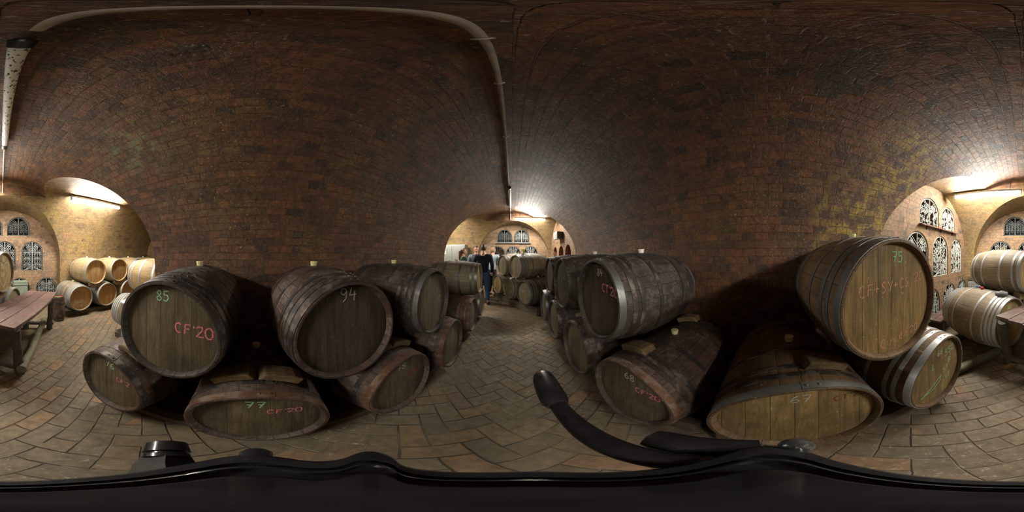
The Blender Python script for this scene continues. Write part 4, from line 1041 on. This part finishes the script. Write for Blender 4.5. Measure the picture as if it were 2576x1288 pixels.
# ------------------------------------------------------------------ people
SK = flat('skin', (.56, .33, .23), .5, var=.06)
def skinmesh(P, Eg, root=0, sub=2):
    me = bpy.data.meshes.new('t'); me.from_pydata([p[0] for p in P], Eg, []); me.update()
    o = bpy.data.objects.new('t', me); COL.objects.link(o)
    o.modifiers.new('s', 'SKIN'); 
    if not me.skin_vertices: 
        pass
    for i, p in enumerate(P):
        sv = me.skin_vertices[0].data[i]; rr = p[1]; sv.radius = rr if isinstance(rr, tuple) else (rr, rr); sv.use_root = (i == root)
    m_ = o.modifiers.new('u', 'SUBSURF'); m_.levels = sub; m_.render_levels = sub
    dg = bpy.context.evaluated_depsgraph_get(); r = bpy.data.meshes.new_from_object(o.evaluated_get(dg))
    bpy.data.objects.remove(o); bpy.data.meshes.remove(me)
    return r
def addskin():
    pass
def headmesh(scale=1.0):
    bm = bmesh.new(); bmesh.ops.create_uvsphere(bm, u_segments=32, v_segments=24, radius=1)
    for v in bm.verts:
        x, y, z = v.co; 
        X = x*.075; Y = y*.095; Z = z*.118
        if z < 0: X *= 1-.30*(-z)**1.5; Y *= 1-.18*(-z)
        if y > .1 and z < -.3: Y += .012
        if y < 0: Y *= 1.05
        # brow, eye sockets, nose, mouth
        if y > .5:
            for s in (-1, 1):
                d = hypot(x-s*.42, z-.02); Y -= .012*math.exp(-(d/.17)**2)
            Y += .006*math.exp(-((z-.2)/.1)**2)
            Y += .026*math.exp(-(x/.14)**2)*math.exp(-((z+.22)/.18)**2)*(1 if z > -.42 else .3)
            Y += .006*math.exp(-(x/.3)**2)*math.exp(-((z+.55)/.06)**2) + .006*math.exp(-(x/.3)**2)*math.exp(-((z+.66)/.05)**2)
            Y += .008*math.exp(-(x/.3)**2)*math.exp(-((z+.92)/.12)**2)
        v.co = (X, Y, Z)
    for s in (-1, 1):
        r = bmesh.ops.create_uvsphere(bm, u_segments=10, v_segments=8, radius=1)
        for v in r['verts']: v.co = Vector((v.co.x*.010+s*.076, v.co.y*.018-.008, v.co.z*.032))
    for v in bm.verts: v.co *= scale
    return bm
def person(loc, rz, label, J, top, bottom, shoe, hair, long_sleeve=True, hairlong=False, sleeve=None):
    t = empty('person', loc, rz, label, 'person')
    pel, che, nek = Vector(J['pelvis']), Vector(J['chest']), Vector(J['neck']); hd = Vector(J['head'])
    P = [(pel, (.125, .095)), (pel.lerp(che, .5), (.125, .085)), (che, (.145, .10)), (nek, .062), (nek.lerp(hd, .6), .056)]
    Eg = [(0, 1), (1, 2), (2, 3), (3, 4)]
    arms = []
    for s in 'LR':
        sh, el, wr = [Vector(q) for q in J['arm'+s]]; b = len(P)
        P += [(sh, .055), (sh.lerp(el, .5), .045), (el, .038), (el.lerp(wr, .5), .035), (wr, .026)]
        Eg += [(2, b), (b, b+1), (b+1, b+2), (b+2, b+3), (b+3, b+4)]
        hip, kn, an, toe = [Vector(q) for q in J['leg'+s]]; b = len(P)
        P += [(hip, .085), (hip.lerp(kn, .5), .075), (kn, .055), (kn.lerp(an, .45), .05), (an, .036), (toe, .032)]
        Eg += [(0, b), (b, b+1), (b+1, b+2), (b+2, b+3), (b+3, b+4), (b+4, b+5)]
    bm = bmesh.new()
    me = skinmesh(P, Eg, 0); bm.from_mesh(me)
    # hands: palm plus five fingers
    for s in 'LR':
        el, wr = Vector(J['arm'+s][1]), Vector(J['arm'+s][2]); d = (wr-el).normalized(); side = d.cross(Vector((0, 1, .2))).normalized(); nrm = side.cross(d).normalized()
        sg = 1 if s == 'L' else -1
        pm = wr+d*.05
        HP = [(wr-d*.01, .026), (pm, (.04, .018)), (wr+d*.09, (.04, .014))]; HE = [(0, 1), (1, 2)]
        bm.from_mesh(skinmesh(HP, HE, 0, 2))
        for f_ in range(4):
            o_ = side*(f_-1.5)*.02; L_ = (.07, .08, .075, .06)[f_]
            q0 = wr+d*.085+o_
            FP = [(q0, .0095), (q0+d*L_*.5+nrm*.006, .0088), (q0+d*L_*.85+nrm*.028, .0075)]
            bm.from_mesh(skinmesh(FP, [(0, 1), (1, 2)], 0, 1))
        q0 = wr+d*.03+side*.035*(-1)
        bm.from_mesh(skinmesh([(q0, .012), (q0+d*.035-side*.022+nrm*.01, .0105), (q0+d*.065-side*.026+nrm*.022, .009)], [(0, 1), (1, 2)], 0, 1))
    hb = headmesh(); Rh = Matrix.Rotation(J.get('hyaw', 0), 4, 'Z') @ Matrix.Rotation(J.get('hpitch', 0), 4, 'X')
    for v in hb.verts: v.co = (Rh @ v.co)+hd
    tmp = bpy.data.meshes.new('h'); hb.to_mesh(tmp); bm.from_mesh(tmp)
    me = bpy.data.meshes.new('body'); bm.to_mesh(me); bm.free()
    o = bpy.data.objects.new('t', me); COL.objects.link(o); r = o.modifiers.new('r', 'REMESH'); r.mode = 'VOXEL'; r.voxel_size = .008; r.use_smooth_shade = True
    dg = bpy.context.evaluated_depsgraph_get(); m2 = bpy.data.meshes.new_from_object(o.evaluated_get(dg)); bpy.data.objects.remove(o)
    m2.materials.clear(); link('body', m2, SK, t, sharp=180)
    # eyes
    for s in (-1, 1):
        p = (Rh @ Vector((s*.031, .0745, .004)))+hd
        e_ = MB().lathe([(.0001, -.006), (.008, -.004), (.011, .001), (.008, .005), (.0001, .007)], 10, 'Y').build('eye', EYE, t, p)
    # garments: looser copies of the limb chains
    k = 1.0
    TP = [(pel+Vector((0, 0, -.08)), (.178, .138)), (pel.lerp(che, .35), (.172, .130)), (pel.lerp(che, .75), (.185, .132)), (che+Vector((0, 0, .05)), (.205, .125)), (nek+Vector((0, 0, -.03)), (.082, .078))]; TE = [(0, 1), (1, 2), (2, 3), (3, 4)]
    for s in 'LR':
        sh, el, wr = [Vector(q) for q in J['arm'+s]]; b = len(TP)
        if long_sleeve:
            TP += [(sh, .075), (sh.lerp(el, .5), .062), (el, .056), (el.lerp(wr, .5), .049), (el.lerp(wr, .93), .038)]; TE += [(3, b), (b, b+1), (b+1, b+2), (b+2, b+3), (b+3, b+4)]
        else:
            TP += [(sh, .075), (sh.lerp(el, .4), .066), (sh.lerp(el, .75), .062)]; TE += [(3, b), (b, b+1), (b+1, b+2)]
    link('sweater' if long_sleeve else 'tee_shirt', skinmesh(TP, TE, 0), top, t, sharp=180)
    BP = [(pel+Vector((0, 0, .10)), (.140, .106)), (pel+Vector((0, 0, -.06)), (.145, .108))]; BE = [(0, 1)]
    for s in 'LR':
        hip, kn, an, toe = [Vector(q) for q in J['leg'+s]]; b = len(BP)
        BP += [(hip+Vector((0, 0, -.03)), .102), (hip.lerp(kn, .5), .098), (kn, .080), (kn.lerp(an, .5), .072), (kn.lerp(an, .93), .062)]; BE += [(1, b), (b, b+1), (b+1, b+2), (b+2, b+3), (b+3, b+4)]
    link('jeans', skinmesh(BP, BE, 0), bottom, t, sharp=180)
    for s in 'LR':
        an, toe = Vector(J['leg'+s][2]), Vector(J['leg'+s][3]); d = (toe-an); d.z = 0; d.normalize(); gz = min(an.z, toe.z)
        base = Vector((an.x, an.y, an.z-.045)); 
        HPt = [(base-d*.05, (.042, .045)), (base+d*.03, (.042, .05)), (base+d*.12+Vector((0, 0, (toe.z-an.z)*.6-.0)), (.045, .032)), (base+d*.19+Vector((0, 0, (toe.z-an.z)*.8)), (.036, .024))]
        link('shoe', skinmesh(HPt, [(0, 1), (1, 2), (2, 3)], 0), shoe, t, sharp=180)
    # hair cap
    hb = headmesh(1.0); dele = [v for v in hb.verts if (v.co.z < .010+(.05 if v.co.y > .03 else 0) - (.07 if v.co.y < -.01 else 0)) or abs(v.co.x) > .0768]
    bmesh.ops.delete(hb, geom=dele, context='VERTS')
    for v in hb.verts: v.co = (Rh @ (v.co*1.07))+hd
    bmesh.ops.solidify(hb, geom=hb.faces[:], thickness=.008)
    tmp = bpy.data.meshes.new('hair'); hb.to_mesh(tmp); hb.free(); ho = link('hair', tmp, hair, t, sharp=180)
    if hairlong:
        q = hd; back = Rh @ Vector((0, -1, 0))
        mb = MB().tube([q+back*.07+Vector((0, 0, .06)), q+back*.12+Vector((0, 0, 0)), q+back*.12+Vector((0, 0, -.12)), q+back*.13+Vector((0, 0, -.24)), q+back*.11+Vector((0, 0, -.32))], [.05, .062, .055, .042, .012], 14)
        mb.build('ponytail', hair, t, sharp=180)
    return t
EYE = flat('eye', (.03, .02, .02), .2)
def cloth(name, col, scale=60): return flat(name, col, .85, var=.18, scale=scale, bump=.3, spec=.2)
def stand(ht=1.75, lean=0, la=None, ra=None, ll=None, rl=None, hyaw=0, hpitch=0):
    s = ht/1.75; hp = .93*s
    J = {'pelvis': (0, 0, hp), 'chest': (0, lean*.6, 1.30*s), 'neck': (0, lean*.9, 1.47*s), 'head': (0, lean+.02, 1.625*s), 'hyaw': hyaw, 'hpitch': hpitch}
    J['armL'] = la or [(-.185*s, lean*.6, 1.40*s), (-.25*s, -.02, 1.13*s), (-.24*s, .09, .90*s)]
    J['armR'] = ra or [(.185*s, lean*.6, 1.40*s), (.25*s, -.02, 1.13*s), (.24*s, .09, .90*s)]
    J['legL'] = ll or [(-.09*s, 0, hp-.06), (-.10*s, .02, .49*s), (-.11*s, -.02, .085), (-.12*s, .12, .045)]
    J['legR'] = rl or [(.09*s, 0, hp-.06), (.10*s, .02, .49*s), (.11*s, -.02, .085), (.12*s, .12, .045)]
    return J
hairb = flat('brown_hair', (.10, .055, .03), .6, scale=80, bump=.4); haird = flat('dark_hair', (.055, .035, .025), .6, scale=80, bump=.4); hairl = flat('cropped_fair_hair', (.30, .19, .12), .7, scale=80)
jeans = cloth('blue_jeans', (.035, .075, .16)); navy = cloth('navy_wool', (.012, .016, .032)); grey = cloth('blue_grey_knit', (.16, .19, .24)); tee = cloth('pale_blue_tee', (.33, .40, .44)); dgreen = cloth('dark_green_knit', (.025, .055, .042)); blk = cloth('black_trousers', (.02, .022, .026)); shoe = flat('dark_shoe', (.035, .035, .04), .6)
person((-.84, 4.72, 0), 0, 'person walking away in navy sweater and blue jeans, seen from behind',
       stand(1.79, .03, ll=[(-.09, 0, .87), (-.12, .16, .50), (-.16, .22, .10), (-.16, .36, .06)], rl=[(.10, 0, .87), (.11, .03, .47), (.15, -.12, .09), (.16, .03, .045)],
             la=[(-.21, .02, 1.42), (-.30, .05, 1.17), (-.22, .28, 1.05)], ra=[(.21, .02, 1.42), (.27, -.03, 1.14), (.24, .12, .93)]), navy, jeans, shoe, haird)
person((-1.22, 5.45, 0), pi+.35, 'person in blue-grey sweater facing the camera, partly behind the navy-sweater person',
       stand(1.79, .04, hpitch=-.25, ra=[(.2, .02, 1.42), (.27, .02, 1.15), (.18, .2, .98)]), grey, blk, shoe, haird)
person((-.71, 5.82, 0), -.5, 'person in short-sleeved pale tee reaching right arm forward beside far barrels',
       stand(1.76, .05, ra=[(.2, .04, 1.41), (.36, .14, 1.19), (.42, .36, 1.04)], hpitch=-.2), tee, blk, shoe, hairl, long_sleeve=False)
person((-1.62, 5.15, 0), -1.1, 'person with brown ponytail and dark green sweater turned to the right',
       stand(1.70, .03, hyaw=-.1), dgreen, blk, shoe, hairb, hairlong=True)

# ------------------------------------------------------------------ the tripod head the panorama camera stands on
h = .25; zt = H-h
t = empty('camera_tripod', (0, 0, 0), 0, 'black tripod head with platform and handles filling the bottom of the picture', 'tripod')
OUT = [(0, -.19), (.10, -.185), (.216, -.163), (.31, -.125), (.385, -.09), (.43, -.02), (.42, .05), (.35, .10), (.28, .135), (.20, .175), (.12, .215), (.04, .255), (-.04, .245), (-.12, .225), (-.18, .225), (-.235, .262), (-.29, .262), (-.31, .225), (-.285, .16), (-.30, .105), (-.345, .055), (-.364, 0), (-.352, -.06), (-.30, -.11), (-.22, -.155), (-.108, -.19)]
from mathutils import interpolate
def smooth_poly(P, it=2):
    for _ in range(it):
        Q = []
        for i in range(len(P)):
            a, b = P[i], P[(i+1) % len(P)]
            Q += [(a[0]*.75+b[0]*.25, a[1]*.75+b[1]*.25), (a[0]*.25+b[0]*.75, a[1]*.25+b[1]*.75)]
        P = Q
    return P
OP = smooth_poly(OUT, 2)
def plate(rings, name, m, mix_round=False):
    V = []; F = []; n = len(OP)
    for s, z in rings:
        for (x, y) in OP: V.append((x*s*h, y*s*h, z))
    for i in range(len(rings)-1):
        for k in range(n): F.append((i*n+k, i*n+(k+1) % n, (i+1)*n+(k+1) % n, (i+1)*n+k))
    F.append(tuple(range(n))); F.append(tuple(reversed(range((len(rings)-1)*n, len(rings)*n))))
    return MB().add(V, F).build(name, m, t, sharp=50)
plate([(.70, zt-.05), (.92, zt-.035), (1.0, zt-.018), (1.02, zt-.008), (1.0, zt+.002), (.95, zt+.008), (.84, zt+.009), (.82, zt+.004), (.79, zt+.004), (.77, zt+.010), (.74, zt+.011), (.72, zt+.005), (.60, zt+.004)], 'head_platform', M['blackm'])
plate([(.60, zt+.002), (.60, zt+.013), (.57, zt+.016), (.10, zt+.016)], 'quick_release_plate', M['black'])
def hp_(x, y, z=0): return (x*h, y*h, zt+z)
MB().tube([hp_(.42, .02, -.02), hp_(.33, .11, -.015), hp_(.285, .17, -.01)], .0095, 12).build('handle_arm', M['greym'], t)
c_ = [hp_(.30, .14, -.012), hp_(.272, .20, -.010), hp_(.262, .28, -.010), hp_(.252, .38, -.010), hp_(.242, .50, -.010), hp_(.232, .64, -.010), hp_(.225, .76, -.010), hp_(.222, .80, -.010)]
pn = MB().tube(c_, [.0125, .0135, .0135, .0135, .013, .012, .0115, .0115], 16).build('pan_handle', M['black'], t)
g_ = [(.222, .765, .0135), (.221, .80, .0175), (.220, .84, .0195), (.217, .95, .0200), (.215, 1.06, .0195), (.214, 1.11, .0175)]
MB().tube([hp_(a, b, -.010) for a, b, _ in g_], [q[2] for q in g_], 20).build('handle_grip', M['black'], pn)
MB().tube([hp_(.2142, 1.105, -.010), hp_(.2138, 1.13, -.010), hp_(.2136, 1.145, -.010)], [.0178, .0165, .010], 20).build('grip_cap', M['greym'], pn)
hd2 = MB().tube([hp_(.43, .02, -.012), hp_(.42, .10, -.012), hp_(.405, .20, -.012), hp_(.398, .22, -.012), hp_(.39, .30, -.012), hp_(.386, .335, -.012), hp_(.384, .35, -.012)], [.015, .016, .016, .0175, .017, .015, .006], 16).build('lock_lever', M['black'], t)
MB().lathe([(.0001, -.014), (.007, -.012), (.0115, -.006), (.013, 0), (.0115, .006), (.007, .012), (.0001, .014)], 20, 'Z').build('ball_knob', M['chrome'], t, hp_(.425, -.075, 0))
MB().tube([hp_(-.20, -.12, -.03), hp_(-.28, -.175, -.03), hp_(-.335, -.207, -.03)], [.016, .0165, .0155], 4).build('side_bracket', M['black'], t, smooth=False)
MB().tube([hp_(-.325, -.20, -.03), hp_(-.345, -.212, -.03), hp_(-.350, -.215, -.03), hp_(-.358, -.220, -.03), hp_(-.362, -.222, -.03), hp_(-.42, -.257, -.03), hp_(-.428, -.262, -.03)], [.015, .0155, .0135, .0135, .0165, .0165, .013], 24).build('side_knob', M['blackm'], t, sharp=30)
MB().lathe([(.0001, -.008), (.008, -.006), (.010, 0), (.008, .006), (.0001, .008)], 16, 'Z').build('small_knob', M['blackm'], t, hp_(-.372, .0, 0))
MB().lathe([(.0001, zt-.16), (.028, zt-.16), (.034, zt-.12), (.034, zt-.075), (.045, zt-.055), (.05, zt-.045), (.0001, zt-.045)], 28, 'Z').build('head_base', M['black'], t)
MB().lathe([(.0001, .30), (.014, .30), (.014, zt-.155), (.0001, zt-.155)], 20, 'Z').build('centre_column', M['greym'], t)
MB().lathe([(.0001, .80), (.03, .80), (.032, .84), (.032, .92), (.02, .96), (.0001, .96)], 24, 'Z').build('collar', M['black'], t)
for k in range(3):
    a = radians(90+120*k)
    lg = MB().tube([(.028*cos(a), .028*sin(a), .86), (.12*cos(a), .12*sin(a), .42), (.205*cos(a), .205*sin(a), .018)], [.013, .011, .009], 12).build('leg', M['black'], t)
    MB().lathe([(.0001, 0), (.014, 0), (.014, .02), (.010, .03), (.0001, .03)], 14, 'Z').build('rubber_foot', M['black'], lg, (.205*cos(a), .205*sin(a), 0))
